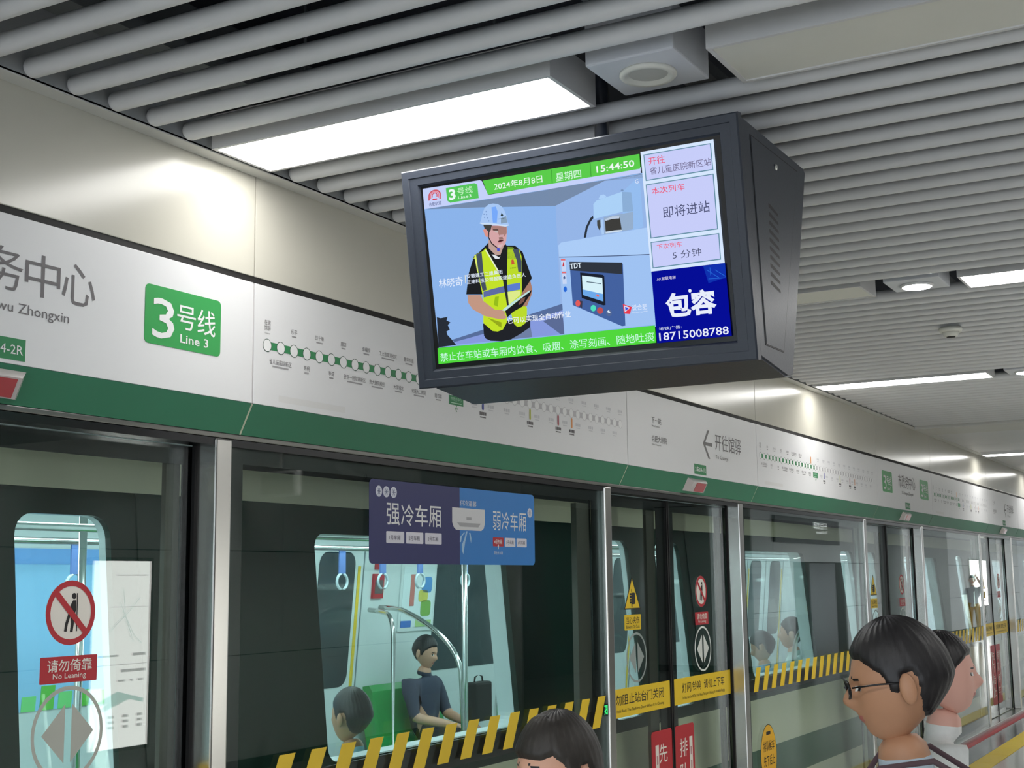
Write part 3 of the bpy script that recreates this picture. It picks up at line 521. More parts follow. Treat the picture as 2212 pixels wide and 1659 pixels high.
def badge(t, u0, v0=2.388, w=0.328, h=0.178):
    b = MB(); put_slab(b, F_F, rrect(u0, u0+w, v0, v0+h, 0.016), 0.0002, 0.0015); o = b.build('line_badge', BADGE, t)
    l = MB()
    put_text(l, F_F, '3', u0+0.030, u0+0.122, v0+0.020, v0+0.142, 0.0025, 0.003)
    put_text(l, F_F, '号', u0+0.133, u0+0.214, v0+0.062, v0+0.136, 0.0025, 0.008)
    put_text(l, F_F, '线', u0+0.222, u0+0.303, v0+0.058, v0+0.138, 0.0025, 0.008)
    put_text(l, F_F, 'Line 3', u0+0.148, u0+0.272, v0+0.020, v0+0.047, 0.0025, 0.012)
    l.build('lettering', WINK, o)
def door_number(t, s, u0, u1):
    b = MB(); put_slab(b, F_F, [(u0, 2.270), (u1, 2.270), (u1, 2.328), (u0, 2.328)], 0.0002, 0.001); o = b.build('door_number_sticker', MAPGREEN, t)
    l = MB(); put_text(l, F_F, s, u0+0.012, u1-0.008, 2.283, 2.316, 0.0018, 0.004); l.build('lettering', WINK, o)
def station_panel(x0, x1, num, label):
    t = fascia(x0, x1, label); r = x1
    badge(t, r-0.488); badge(t, r-1.855 if x0 < 5 else x0+0.166)
    l = MB(); e = r-0.678
    for i, ch in enumerate('市政务中心'):
        u = e-0.123*(5-i)-0.004*(4-i); put_text(l, F_F, ch, u, u+0.120, 2.452, 2.568, 0.0012)
    put_text(l, F_F, 'Shi Zhengwu Zhongxin', e-0.52, e-0.095, 2.388, 2.424, 0.0012)
    l.build('station_name', INK, t); door_number(t, num, r-1.085 if x0 < 5 else r-1.09, r-0.917)
def dest_panel(x0, x1, num, label):
    t = fascia(x0, x1, label); a = x0
    l = MB()
    put_text(l, F_F, '下一站', a+0.312, a+0.440, 2.503, 2.540, 0.0012); put_text(l, F_F, 'Next Station', a+0.312, a+0.415, 2.486, 2.496, 0.0012)
    put_text(l, F_F, '合肥大剧院', a+0.306, a+0.513, 2.404, 2.440, 0.0012); put_text(l, F_F, 'Hefei Dajuyuan', a+0.306, a+0.43, 2.385, 2.395, 0.0012)
    put_text(l, F_F, '开往馆驿', a+1.241, a+1.685, 2.432, 2.530, 0.0012); put_text(l, F_F, 'To Guanyi', a+1.241, a+1.45, 2.374, 2.404, 0.0012)
    l.build('lettering', INK, t)
    ar = MB(); c = (a+1.047, 2.456)
    put_poly(ar, F_F, [(c[0], c[1]), (c[0]+0.078, c[1]+0.082), (c[0]+0.105, c[1]+0.082), (c[0]+0.036, c[1]+0.010), (c[0]+0.147, c[1]+0.010), (c[0]+0.147, c[1]-0.010), (c[0]+0.036, c[1]-0.010), (c[0]+0.105, c[1]-0.084), (c[0]+0.078, c[1]-0.084)], 0.0012)
    ar.build('arrow', smat('arrow_grey', (120, 118, 118), rough=0.6), t)
    door_number(t, num, a+0.900, a+1.083)
NAMES = ['在建馆驿', '省儿童医院新区', '乐平', '芮祠', '四十埠', '李湾', '磨店', '安医一附院高新区', '幸福坝', '安大磬苑校区', '工大翡翠湖校区', '大学城北', '繁华大道', '安医大二附院', None, '图书馆']
def map_panel(x0, x1, label):
    t = fascia(x0, x1, label); a = x0+0.068
    us = [a+0.0697*i for i in range(18)]; us += [us[-1]+0.0682*(i+1) for i in range(23)]
    zl = 2.4595
    for i in range(40):
        g = MB(); put_rect(g, F_F, us[i]+0.018, us[i+1]-0.018, zl-0.013, zl+0.013, 0.0008); g.build('line_segment', MAPGREEN if i < 17 else MAPGREY, t)
    for i, u in enumerate(us):
        w = MB(); put_poly(w, F_F, disc(u, zl, 0.0200, 20), 0.0010)
        put_ring(w, F_F, disc(u, zl, 0.0222, 20), disc(u, zl, 0.0200, 20), 0.0010, 1)
        w.build('station_dot', [WINK, smat('map_dark_green', (26, 70, 52), rough=0.5) if i < 18 else MAPGREY], t)
    sm_ = MB()
    for i, s in enumerate(NAMES):
        if not s: continue
        u = us[i]; nm = MB()
        if i == 0:
            put_text(nm, F_F, '在建', u-0.015, u+0.016, 2.528, 2.545, 0.0009); put_text(nm, F_F, '馆驿', u-0.016, u+0.017, 2.509, 2.526, 0.0009); put_text(nm, F_F, 'Guanyi', u-0.014, u+0.014, 2.497, 2.503, 0.0009); nm.build('station_name', INK, t); continue
        wd_ = 0.0165*len(s); lo, hi = (2.516, 2.533) if i % 2 == 0 else (2.402, 2.419)
        if i % 2: lo, hi = 2.401, 2.418
        put_text(nm, F_F, s, u-wd_/2, u+wd_/2, lo, hi, 0.0009)
        nm.build('station_name', INK, t)
        put_rect(sm_, F_F, u-wd_*0.36, u+wd_*0.36, lo-0.010, lo-0.005, 0.0009)
    tag(sm_.build('small_print', smat('small_print_ink', (164, 162, 164), rough=0.6), t), kind='stuff')
    fn = MB()
    for i in range(18, 41):
        u = us[i]; lo = 2.516 if i % 2 == 0 else 2.402
        for k in range(3): put_rect(fn, F_F, u-0.026+0.018*k, u-0.012+0.018*k, lo, lo+0.014, 0.0009)
        put_rect(fn, F_F, u-0.02, u+0.02, lo-0.010, lo-0.006, 0.0009)
    tag(fn.build('faint_names', INKL, t), kind='stuff')
    b = MB(); u = us[17]-0.005; put_slab(b, F_F, [(u-0.055, 2.386), (u+0.055, 2.386), (u+0.055, 2.424), (u-0.055, 2.424)], 0.0002, 0.0009); o = b.build('current_station_box', MAPGREEN, t)
    l = MB(); put_text(l, F_F, '市政务中心', u-0.042, u+0.042, 2.402, 2.418, 0.0016); put_rect(l, F_F, u-0.04, u+0.04, 2.392, 2.396, 0.0016); l.build('lettering', smat('pale_green_ink', (170, 215, 185), rough=0.5), o)
    l = MB(); put_line(l, F_F, (u-0.004, 2.372), (u+0.014, 2.372), 0.004, 0.001); put_line(l, F_F, (u-0.006, 2.372), (u+0.004, 2.384), 0.004, 0.001); put_line(l, F_F, (u-0.006, 2.372), (u+0.004, 2.360), 0.004, 0.001); l.build('small_arrow', MAPGREEN, t)
    for off, c, nmx in ((1.459, (52, 70, 160), 'transfer_bar_blue'), (1.870, (186, 190, 80), 'transfer_bar_olive'), (2.140, (160, 48, 66), 'transfer_bar_red'), (2.278, (222, 150, 90), 'transfer_bar_orange')):
        u = x0+off; b = MB(); put_poly(b, F_F, rrect(u-0.0075, u+0.0075, 2.388, 2.437, 0.007, 3), 0.0014); b.build(nmx, smat(nmx, c, rough=0.5), t)
        l = MB()
        for k in range(4): put_rect(l, F_F, u-0.028+0.0145*k, u-0.016+0.0145*k, 2.367, 2.381, 0.0009)
        put_rect(l, F_F, u-0.024, u+0.024, 2.356, 2.361, 0.0009); l.build('transfer_note', INK, t)
    u = us[16]-0.035; b = MB(); put_rect(b, F_F, u-0.007, u+0.007, 2.482, 2.53, 0.0014); b.build('transfer_bar_orange', smat('transfer_bar_amber', (240, 160, 70), rough=0.5), t)
    p = MB(); put_rect(p, F_F, x0+0.13, x0+0.50, 2.278, 2.300, 0.0004); p.build('old_sticker_trace', smat('sticker_trace', (223, 222, 221), rough=0.5), t)
fascia(-1.55, 1.37, 'plain white fascia panel with green band left of the view')
station_panel(1.37, 3.349, '3车04-2R', 'white fascia panel with big station name and green line badge nearest the viewer')
map_panel(3.349, 6.256, 'white fascia panel with the line map, partly hidden by the hanging monitor')
dest_panel(6.256, 8.234, '3车04-1R', 'white fascia panel with large grey arrow right of the hanging monitor')
map_panel(8.234, 11.21, 'white fascia panel with line map right of the large arrow panel')
station_panel(11.21, 13.235, '3车03-2R', 'distant white fascia panel with station name between two green badges')
map_panel(13.235, 16.1, 'faraway white fascia panel with line map beside the double badge panel')
dest_panel(16.1, 18.1, '3车03-1R', 'farthest white fascia panel in view with a thin grey arrow')
fascia(18.1, 21.0, 'white fascia panel with green band past the right edge')

def lamp(xc, label):
    t = thing('door_lamp', label, 'indicator lamp', (xc, Yf, 2.21), 'red door lamps on the green band')
    b = MB(); q = 0.03
    o = [(xc-0.135, 0.006-0.02), (xc+0.135, 0.006-0.02), (xc+0.135, -0.085), (xc-0.135, -0.085)]
    i_ = [(xc-0.105, -0.022), (xc+0.105, -0.022), (xc+0.105, -0.076), (xc-0.105, -0.076)]
    b.add([F_B.p(u, v, 0) for u, v in o]+[F_B.p(u, v, q) for u, v in i_], [(0, 1, 2, 3), (4, 5, 6, 7)]+[(k, (k+1) % 4, 4+(k+1) % 4, 4+k) for k in range(4)])
    b.build('housing', smat('lamp_housing', (196, 188, 186), rough=0.25, coat=0.5), t)
    b = MB(); put_slab(b, F_B, [(xc-0.05, -0.026), (xc+0.09, -0.026), (xc+0.09, -0.073), (xc-0.05, -0.073)], q-0.002, q+0.002); b.build('lens', smat('lamp_red_lens', (176, 48, 58), rough=0.2, coat=0.6), t)
lamp(2.31, 'red lamp in silver housing at the left edge, above the nearest door'); lamp(7.21, 'red lamp in silver housing below the large grey arrow')
lamp(12.2, 'red lamp in silver housing under the double badge panel'); lamp(17.1, 'smallest red lamp in silver housing, farthest along the green band')

# ================================================================== posts, fixed glass, sliding doors
RX = [3.23, 7.985, 12.90, 17.72]; LX = [1.23, 6.064, 10.89, 15.70]
nth = ['nearest', 'second', 'third', 'fourth']
for k in range(4):
    for side, x in (('right', RX[k]), ('left', LX[k])):
        t = thing('door_post', 'brushed steel post at the %s side of the %s platform door' % (side, nth[k]), 'post', (x, Yg, 0), 'steel posts between doors and glass')
        MB().bbox(x, x+0.074, 2.893, 2.978, 0.06, 2.140, 0.006).build('shaft', STEEL, t)
        MB().box(x-0.012 if side == 'right' else x+0.074, x if side == 'right' else x+0.086, 2.970, 2.983, 0.06, 2.12).build('seal', RUBBER, t)
def hazard(mb_list, x0, x1, t, frame, n):
    for k in range(n):
        u = x1-0.018-0.1705*k
        if u-0.12 < x0: break
        b = MB(); put_slab(b, frame, [(u-0.152, 0.979), (u-0.070, 0.979), (u, 1.124), (u-0.082, 1.124)], 0.0003, 0.0012); b.build('hazard_stripe', YELLOW, t)
def frit(mb, fr, x0, x1, z0, z1, l, r, tp, bt, d):
    put_slab(mb, fr, [(x0, z0), (x0+l, z0), (x0+l, z1), (x0, z1)], d, d+0.004); put_slab(mb, fr, [(x1-r, z0), (x1, z0), (x1, z1), (x1-r, z1)], d, d+0.004)
    put_slab(mb, fr, [(x0+l, z1-tp), (x1-r, z1-tp), (x1-r, z1), (x0+l, z1)], d, d+0.004); put_slab(mb, fr, [(x0+l, z0), (x1-r, z0), (x1-r, z0+bt), (x0+l, z0+bt)], d, d+0.004)
def fixed_panel(x0, x1, label, stile=True):
    t = thing('glass_screen', label, 'glass screen', ((x0+x1)/2, Yg, 0.06), 'fixed glass screens between the platform doors')
    MB().box(x0, x1, Yg, Yg+0.012, 0.06, 2.118).build('glass', GLASS, t)
    b = MB(); frit(b, F_G, x0, x1, 0.06, 2.118, 0.085, 0.095, 0.05, 0.12, -0.020); b.build('black_border', BLACK, t)
    MB().box(x0+0.085, x1-0.095, Yg+0.014, Yg+0.02, 0.955, 1.055).build('black_rail', BLACK, t)
    if stile: MB().box(x1-0.235, x1-0.10, Yg+0.03, Yg+0.06, 0.06, 2.05).build('inner_stile', smat('stile_grey_brown', (96, 92, 84), rough=0.4, metal=0.3), t)
    hazard(None, x0+0.085, x1, t, F_G, 40)
    return t
p1 = fixed_panel(3.304, 6.062, 'wide glass screen with the blue cooling notice on it')
p2 = fixed_panel(8.06, 10.888, 'glass screen with the yellow oval sticker, behind the dark-haired person', False)
p3 = fixed_panel(12.975, 15.698, 'third glass screen along the platform, full of grey reflections', False)
p4 = fixed_panel(17.795, 20.6, 'farthest glass screen at the right edge of the view', False)

# the cooling notice stuck on the wide glass screen
t = thing('cooling_notice', 'navy and blue sticker about strong and weak cooling cars on the glass', 'notice', (4.7, Yg, 1.9))
b = MB(); put_slab(b, F_G, [p for p in rrect(4.072, 4.9, 1.749, 2.062, 0.022) if p[0] < 4.75]+[(4.706, 1.749), (4.706, 2.062)], 0.0005, 0.0015)
b = MB(); L_ = [(4.706, 2.062)]+[p for p in rrect(4.072, 4.9, 1.749, 2.062, 0.022) if p[0] < 4.3]+[(4.706, 1.749)]; put_slab(b, F_G, L_, 0.0004, 0.0014); b.build('navy_half', NAVY, t)
b = MB(); R_ = [p for p in rrect(4.5, 5.345, 1.749, 2.062, 0.022) if p[0] > 5.0]; k0 = [p for p in R_ if p[1] > 1.9]; k1 = [p for p in R_ if p[1] <= 1.9]
put_slab(b, F_G, k0+[(4.706, 2.062), (4.706, 1.749)]+k1, 0.0004, 0.0014); b.build('blue_half', SKYB, t)
def gz(x, z):  # local picture position inside the notice, x 0..1, z 0..1 (bottom to top)
    return 4.072+1.273*x, 1.749+0.313*z
l = MB()
for i, ch in enumerate('强冷车厢'):
    u, v = gz(0.087+0.0765*i, 0.465); put_text(l, F_G, ch, u, u+0.088, v, v+0.083, 0.002, 0.01)
for i, ch in enumerate('弱冷车厢'):
    u, v = gz(0.708+0.0595*i, 0.47); put_text(l, F_G, ch, u, u+0.066, v, v+0.080, 0.002, 0.004)
u, v = gz(0.50, 0.765); put_text(l, F_G, '供冷温馨', u, u+0.13, v, v+0.023, 0.002)
l.build('lettering', WINK, t)
NBOX = smat('notice_box_white', (226, 224, 234), rough=0.5); NINK = smat('notice_ink', (70, 66, 90), rough=0.6)
for i in range(3):
    l = MB(); k_ = MB(); u, v = gz(0.086+0.1045*i, 0.25); put_slab(l, F_G, rrect(u, u+0.119, v, v+0.044, 0.004, 2), 0.0014, 0.0022); put_text(k_, F_G, '%d号车厢' % (i+1), u+0.018, u+0.092, v+0.012, v+0.030, 0.0028); k_.build('lettering', NINK, l.build('car_box', NBOX, t))
for i in range(1, 3):
    l = MB(); k_ = MB(); u, v = gz(0.708+0.0805*i, 0.25); put_slab(l, F_G, rrect(u, u+0.091, v, v+0.038, 0.004, 2), 0.0014, 0.0022); put_text(k_, F_G, '%d号车厢' % (i+4), u+0.012, u+0.074, v+0.010, v+0.028, 0.0028); k_.build('lettering', NINK, l.build('car_box', NBOX, t))
b = MB(); u, v = gz(0.708, 0.25); put_slab(b, F_G, rrect(u, u+0.091, v, v+0.038, 0.004, 2), 0.0014, 0.0022); b.build('red_car_box', RED, t)
l = MB(); put_text(l, F_G, '4号车厢', u+0.010, u+0.076, v+0.010, v+0.029, 0.0028, 0.01); put_poly(l, F_G, [(u+0.036, v), (u+0.050, v), (u+0.043, v+0.010)], 0.0028); put_rect(l, F_G, u+0.040, u+0.046, v-0.012, v, 0.0028)
put_text(l, F_G, '您在此车厢', u+0.006, u+0.080, v-0.034, v-0.021, 0.0028); l.build('red_box_lettering', WINK, t)
b = MB()
for i in range(4):
    u, v = gz(0.048+0.038*i, 0.86) if i < 3 else gz(0.966, 0.74)
    b = MB(); put_slab(b, F_G, disc(u, v, 0.021, 20), 0.0014+0.00005*i, 0.0020+0.00005*i); o = b.build('snow_dot', smat('notice_dot', (216, 218, 230), rough=0.5), t)
    l = MB()
    for a in (0, 60, 120): dx, dy = 0.013*cos(radians(a)), 0.013*sin(radians(a)); put_line(l, F_G, (u-dx, v-dy), (u+dx, v+dy), 0.0035, 0.0026)
    l.build('snowflake', smat('notice_snow', (140, 146, 176), rough=0.5), o)
u0, v0 = gz(0.452, 0.448); u1, v1 = gz(0.655, 0.735)
b = MB(); put_slab(b, F_G, [(u0, v1), (u0, v0+0.03), (u0+0.012, v0+0.010), (u0+0.03, v0), (u1-0.03, v0), (u1-0.010, v0+0.010), (u1, v0+0.03), (u1, v1)], 0.0016, 0.0024); o = b.build('air_conditioner_picture', smat('notice_ac', (222, 222, 224), rough=0.5), t)
b = MB(); put_poly(b, F_G, [(u0+0.035, v0+0.030), (u1-0.035, v0+0.030), (u1-0.055, v0+0.014), (u0+0.06, v0+0.014)], 0.003); put_rect(b, F_G, (u0+u1)/2-0.02, (u0+u1)/2+0.02, v0+0.042, v0+0.054, 0.003); b.build('outlet', smat('notice_ac_dark', (170, 170, 174), rough=0.5), o)
b = MB(); uc, vc = (u0+u1)/2-0.01, v0-0.004
put_poly(b, F_G, [(uc-0.012, vc), (uc, vc), (uc-0.02, vc-0.045), (uc-0.028, vc-0.075), (uc-0.034, vc-0.095), (uc-0.045, vc-0.08), (uc-0.045, vc-0.055), (uc-0.025, vc-0.03)], 0.0018)
put_poly(b, F_G, [(uc-0.03, vc-0.006), (uc-0.02, vc-0.006), (uc-0.045, vc-0.022), (uc-0.052, vc-0.045), (uc-0.062, vc-0.045), (uc-0.060, vc-0.025)], 0.0018)
put_poly(b, F_G, [(uc+0.012, vc-0.006), (uc+0.022, vc-0.006), (uc+0.030, vc-0.03), (uc+0.026, vc-0.05), (uc+0.018, vc-0.025)], 0.0018)
b.build('air_streams', smat('notice_air', (170, 206, 236), rough=0.5), t)

# green exit mark at the right border of the wide screen
b = MB(); put_slab(b, F_G, [(6.066-0.05, 1.028), (6.06, 1.028), (6.06, 1.082), (6.066-0.05, 1.082)], 0.0045, 0.0050); t = b.build('exit_sticker', BLACK); tag(t, 'tiny glowing green exit mark beside the second door post', 'exit sign')
b = MB(); F2 = F_G
put_line(b, F2, (6.02, 1.076), (6.055, 1.076), 0.005, 0.0056); put_line(b, F2, (6.052, 1.076), (6.052, 1.034), 0.005, 0.0056); put_line(b, F2, (6.02, 1.05), (6.045, 1.06), 0.006, 0.0056); put_line(b, F2, (6.035, 1.058), (6.022, 1.034), 0.006, 0.0056); put_line(b, F2, (6.03, 1.05), (6.045, 1.036), 0.006, 0.0056); put_poly(b, F2, disc(6.038, 1.068, 0.005, 10), 0.0056)
b.build('running_figure', emit('exit_green', lin((60, 225, 120)), 0.9), t)

# yellow oval on the second glass screen
t = thing('queue_sticker', 'yellow oval queue sticker low on the glass screen', 'sticker', (8.40, Yg, 0.5))
b = MB(); put_slab(b, F_G, disc(8.40, 0.575, 0.152, 36, 0.19), 0.0004, 0.0010); b.build('outline', INKD, t)
b = MB(); put_slab(b, F_G, disc(8.40, 0.575, 0.147, 36, 0.185), 0.0010, 0.0016); b.build('face', smat('oval_yellow', (232, 178, 40), rough=0.45), t)
l = MB(); put_text(l, F_G, '排队候车', 8.30, 8.51, 0.60, 0.665, 0.0022, 0.02); put_text(l, F_G, '先下后上', 8.30, 8.51, 0.51, 0.575, 0.0022, 0.02); put_rect(l, F_G, 8.36, 8.44, 0.70, 0.72, 0.0022); put_rect(l, F_G, 8.33, 8.47, 0.47, 0.475, 0.0022); l.build('lettering', INKD, t)

# ---- sliding doors with their stickers
def no_leaning(t, u, v, r):
    b = MB(); put_slab(b, F_D, disc(u, v, r), 0.0004, 0.0010); o = b.build('no_leaning_sticker', CREAM, t)
    b = MB(); put_ring(b, F_D, disc(u, v, r), disc(u, v, r*0.82), 0.0018); q = r*0.60; put_line(b, F_D, (u-q, v+q), (u+q, v-q), r*0.20, 0.0022); b.build('red_ring', RED, o)
    b = MB(); h = r/0.09
    put_poly(b, F_D, disc(u+0.010*h, v+0.046*h, 0.0085*h, 14), 0.0016); put_line(b, F_D, (u+0.0215*h, v+0.054*h), (u+0.0225*h, v-0.052*h), 0.0035*h, 0.0016)
    put_poly(b, F_D, [(u+0.006*h, v+0.034*h), (u+0.018*h, v+0.034*h), (u+0.019*h, v+0.008*h), (u+0.012*h, v-0.008*h), (u+0.012*h, v-0.030*h), (u+0.008*h, v-0.054*h), (u-0.002*h, v-0.054*h), (u+0.001*h, v-0.030*h), (u-0.002*h, v-0.010*h), (u-0.010*h, v-0.032*h), (u-0.014*h, v-0.052*h), (u-0.023*h, v-0.051*h), (u-0.019*h, v-0.028*h), (u-0.008*h, v+0.002*h), (u-0.002*h, v+0.022*h)], 0.0016)
    b.build('figure', INKD, o)
def arrow_sticker(t, u, v, r, m):
    b = MB(); put_ring(b, F_D, disc(u, v, r, 36), disc(u, v, r*0.91, 36), 0.0008)
    put_poly(b, F_D, [(u-0.012, v+r*0.62), (u-0.012, v-r*0.62), (u-r*0.72, v)], 0.0008); put_poly(b, F_D, [(u+0.012, v+r*0.62), (u+0.012, v-r*0.62), (u+r*0.72, v)], 0.0008)
    b.build('opening_arrow_sticker', m, t)
def plate(t, name, u0, u1, v0, v1, m, lines, ink, r=0.006):
    b = MB(); put_slab(b, F_D, rrect(u0, u1, v0, v1, r, 3), 0.0004, 0.0010); o = b.build(name, m, t)
    l = MB()
    for s, a0, a1, c0, c1, bd in lines: put_text(l, F_D, s, u0+(u1-u0)*a0, u0+(u1-u0)*a1, v0+(v1-v0)*c0, v0+(v1-v0)*c1, 0.0018, bd)
    l.build('lettering', ink, o); return o
ARROW = smat('arrow_sticker_grey', (186, 188, 178), rough=0.5)
def sliding_door(xl, xr, k):
    c = (xl+0.09+xr)/2-0.01; word = nth[k]
    for side in ('left', 'right'):
        x0, x1 = (xl+0.03, c-0.006) if side == 'left' else (c+0.006, xr+0.06)
        t = thing('sliding_door', '%s leaf of the %s glass platform door' % (side, word), 'door', ((x0+x1)/2, Yd, 0.06), 'sliding platform door leaves')
        MB().box(x0, x1, Yd, Yd+0.010, 0.07, 2.117).build('glass', GLASS, t)
        b = MB(); li, ri = (0.06, 0.125) if side == 'left' else (0.10, 0.10)
        frit(b, F_D, x0, x1, 0.07, 2.117, li, ri, 0.06, 0.12, -0.016); b.build('black_border', BLACK, t)
        MB().box(x1-0.012 if side == 'left' else x0, x1 if side == 'left' else x0+0.012, Yd-0.004, Yd+0.02, 0.07, 2.117).build('edge_seal', RUBBER, t)
        b = MB(); sx = (x1-0.24, x1-0.128) if side == 'left' else (x1-0.16, x1-0.10)
        MB().box(sx[0], sx[1], Yd+0.022, Yd+0.04, 0.07, 2.06).build('inner_stile', smat('stile_grey_brown', (96, 92, 84)), t)
        if side == 'right':
            no_leaning(t, c+0.478, 1.607, 0.0905)
            plate(t, 'no_leaning_plate', c+0.375, c+0.582, 1.414, 1.487, RED, [('请勿倚靠', 0.12, 0.90, 0.42, 0.88, 0.02), ('No Leaning', 0.22, 0.80, 0.10, 0.36, 0.005)], CREAM, 0.003)
            arrow_sticker(t, c+0.482, 1.275, 0.130, ARROW if k == 0 else smat('arrow_sticker_white', (222, 226, 220), rough=0.5))
            o = plate(t, 'yellow_notice', c+0.032, c+0.915, 0.985, 1.128, YELLOW, [('灯闪/铃响  请勿上下车', 0.13, 0.88, 0.42, 0.80, 0.01), ('Do Not Get On/Off The Train When The Light Is Flashing Or The Bell Is Ringing', 0.13, 0.88, 0.14, 0.28, 0.0)], INKD)
            red = ('排', '队', '候', '车'); rx = c+0.022; strip = 0.205; cx_ = 0.10
        else:
            cx0 = c-0.50
            b = MB(); put_slab(b, F_D, [(cx0-0.104, 1.525), (cx0+0.104, 1.525), (cx0, 1.697)], 0.0004, 0.0010); o = b.build('pinch_warning_sticker', INKD, t)
            b = MB(); put_poly(b, F_D, [(cx0-0.092, 1.532), (cx0+0.092, 1.532), (cx0, 1.684)], 0.0016); b.build('yellow_face', YELLOW, o)
            b = MB()
            put_poly(b, F_D, rrect(cx0-0.012, cx0+0.036, 1.552, 1.612, 0.012, 3), 0.0022)
            for i in range(4): put_poly(b, F_D, rrect(cx0-0.036, cx0+0.0, 1.556+0.0145*i, 1.566+0.0145*i, 0.004, 2), 0.0024)
            put_poly(b, F_D, rrect(cx0-0.014, cx0-0.004, 1.536, 1.556, 0.004, 2), 0.0024); put_rect(b, F_D, cx0-0.012, cx0-0.006, 1.612, 1.63, 0.0022)
            b.build('hand_mark', INKD, o)
            plate(t, 'pinch_warning_plate', cx0-0.104, cx0+0.104, 1.419, 1.498, YELLOW, [('当心夹伤', 0.10, 0.90, 0.40, 0.86, 0.01), ('Beware Of Cuts', 0.10, 0.90, 0.10, 0.32, 0.0)], INKD)
            arrow_sticker(t, c-0.46, 1.275, 0.130, smat('arrow_sticker_clear', (150, 160, 156), rough=0.5))
            plate(t, 'yellow_notice', c-0.915, c-0.030, 0.985, 1.128, YELLOW, [('请勿阻止站台门关闭', 0.12, 0.90, 0.42, 0.80, 0.01), ("Don't Hold Back The Platform Door When It Is Closing", 0.12, 0.90, 0.14, 0.28, 0.0)], INKD)
            red = ('先', '下', '后', '上'); rx = c-0.300; strip = 0.05; cx_ = 0.135
        b = MB(); put_slab(b, F_D, rrect(rx, rx+0.280, 0.20, 0.873, 0.022, 4), 0.0004, 0.0010); o = b.build('red_queue_sticker', RED, t)
        l = MB()
        for i, ch in enumerate(red): put_text(l, F_D, ch, rx+cx_-0.035, rx+cx_+0.075, 0.70-0.135*i, 0.80-0.135*i, 0.0018, 0.02)
        l.build('lettering', CREAM, o)
        l = MB(); put_rect(l, F_D, rx+strip, rx+strip+0.045, 0.28, 0.80, 0.0018); l.build('white_strip', CREAM, o)
        l = MB()
        for i in range(6): put_rect(l, F_D, rx+strip+0.012, rx+strip+0.033, 0.70-0.075*i, 0.745-0.075*i, 0.0024)
        l.build('strip_marks', smat('strip_mark', (196, 150, 150), rough=0.6), o)
for k in range(4): sliding_door(LX[k], RX[k], k)

# ================================================================== hanging monitor
TH = 0.160
A_ = Vector((3.283, 2.150, 2.845))
_rz = Matrix.Rotation(-0.0055, 3, 'Z'); _u = _rz @ Vector((0, -1, 0)); _v = _rz @ Vector((-sin(TH), 0, cos(TH))); _n = _rz @ Vector((-cos(TH), 0, -sin(TH)))
F_S = Frame(A_, _u*cos(-0.0084)+_v*sin(-0.0084), _v*cos(-0.0084)-_u*sin(-0.0084), _n)
mon = thing('hanging_monitor', 'black hanging double-sided monitor cabinet showing train times and a video', 'monitor', (3.58, 1.68, 3.0))
body = MB(); body.prism([(3.3075, 2.907), (3.405, 2.262), (3.63, 2.236), (3.68, 2.243), (3.885, 2.893), (3.865, 2.907)], 'y', 1.157, 2.19)
me = body.mesh('cabinet', CABINET, ORG[mon.name]); bm = bmesh.new(); bm.from_mesh(me); bmesh.ops.bevel(bm, geom=bm.edges[:], offset=0.006, segments=2, affect='EDGES'); bm.to_mesh(me); bm.free(); link('cabinet', me, mon)
fr_ = MB()
def loop(r, d): return [F_S.p(u, v, d) for u, v in r]
def rc(u0, u1, v0, v1): return [(u0, v0), (u1, v0), (u1, v1), (u0, v1)]
def bridge(mb, a, b): mb.add(a+b, [(i, (i+1) % 4, 4+(i+1) % 4, 4+i) for i in range(4)])
L = [loop(rc(-0.070, 0.998, -0.592, 0.062), -0.036), loop(rc(-0.073, 1.0, -0.595, 0.064), -0.030), loop(rc(-0.073, 1.0, -0.595, 0.064), -0.004), loop(rc(-0.069, 0.996, -0.591, 0.060), 0.0),
     loop(rc(-0.048, 0.977, -0.570, 0.040), 0.0), loop(rc(-0.046, 0.975, -0.568, 0.038), -0.003), loop(rc(-0.018, 0.947, -0.546, 0.017), -0.003), loop(rc(-0.012, 0.942, -0.538, 0.011), -0.014)]
for a, b in zip(L[:-1], L[1:]): bridge(fr_, a, b)
fr_.add(L[0], [(0, 1, 2, 3)]); fr_.build('front_frame', CABINET, mon)
scr = MB(); put_slab(scr, F_S, rc(-0.014, 0.944, -0.542, 0.013), -0.022, -0.0125); scr = scr.build('screen', smat('screen_black', (12, 13, 16), rough=0.2), mon)
by = {}
for nm, pts, c, d in SCREEN_POLYS:
    b = MB(); put_poly(b, F_S, pts, -0.0122+0.00035*d); b.build(nm, ink_emit(tuple(c)), scr)
for nm, s, u0, u1, v0, v1, c, d, bold in SCREEN_TEXT:
    b = MB(); put_text(b, F_S, s, u0, u1, v0, v1, -0.0122+0.00035*d, bold); b.build(nm, ink_emit(tuple(c)), scr)
F_side = wallF(1.157)
sp = [(3.384, 2.872), (3.448, 2.30), (3.601, 2.301), (3.80, 2.877)]
b = MB(); put_slab(b, F_side, sp, 0.0002, 0.0012); b.build('side_seam', CABDARK, mon)
cx_, cz_ = sum(p[0] for p in sp)/4, sum(p[1] for p in sp)/4
sp2 = [(p[0]+(0.0045 if p[0] < cx_ else -0.0045), p[1]+(0.004 if p[1] < cz_ else -0.004)) for p in sp]
b = MB(); put_slab(b, F_side, sp2, 0.0012, 0.0022); side = b.build('side_panel', CABINET, mon)
for k in range(10):
    z = 2.703-0.0245*k; x = 3.512-0.0006*k
    b = MB(); put_poly(b, F_side, [(x, z+0.006), (x+0.012, z+0.007), (x+0.082, z-0.006), (x+0.084, z-0.014), (x+0.072, z-0.014), (x+0.002, z-0.004)], 0.0026); b.build('vent_slot', CABDARK, side)
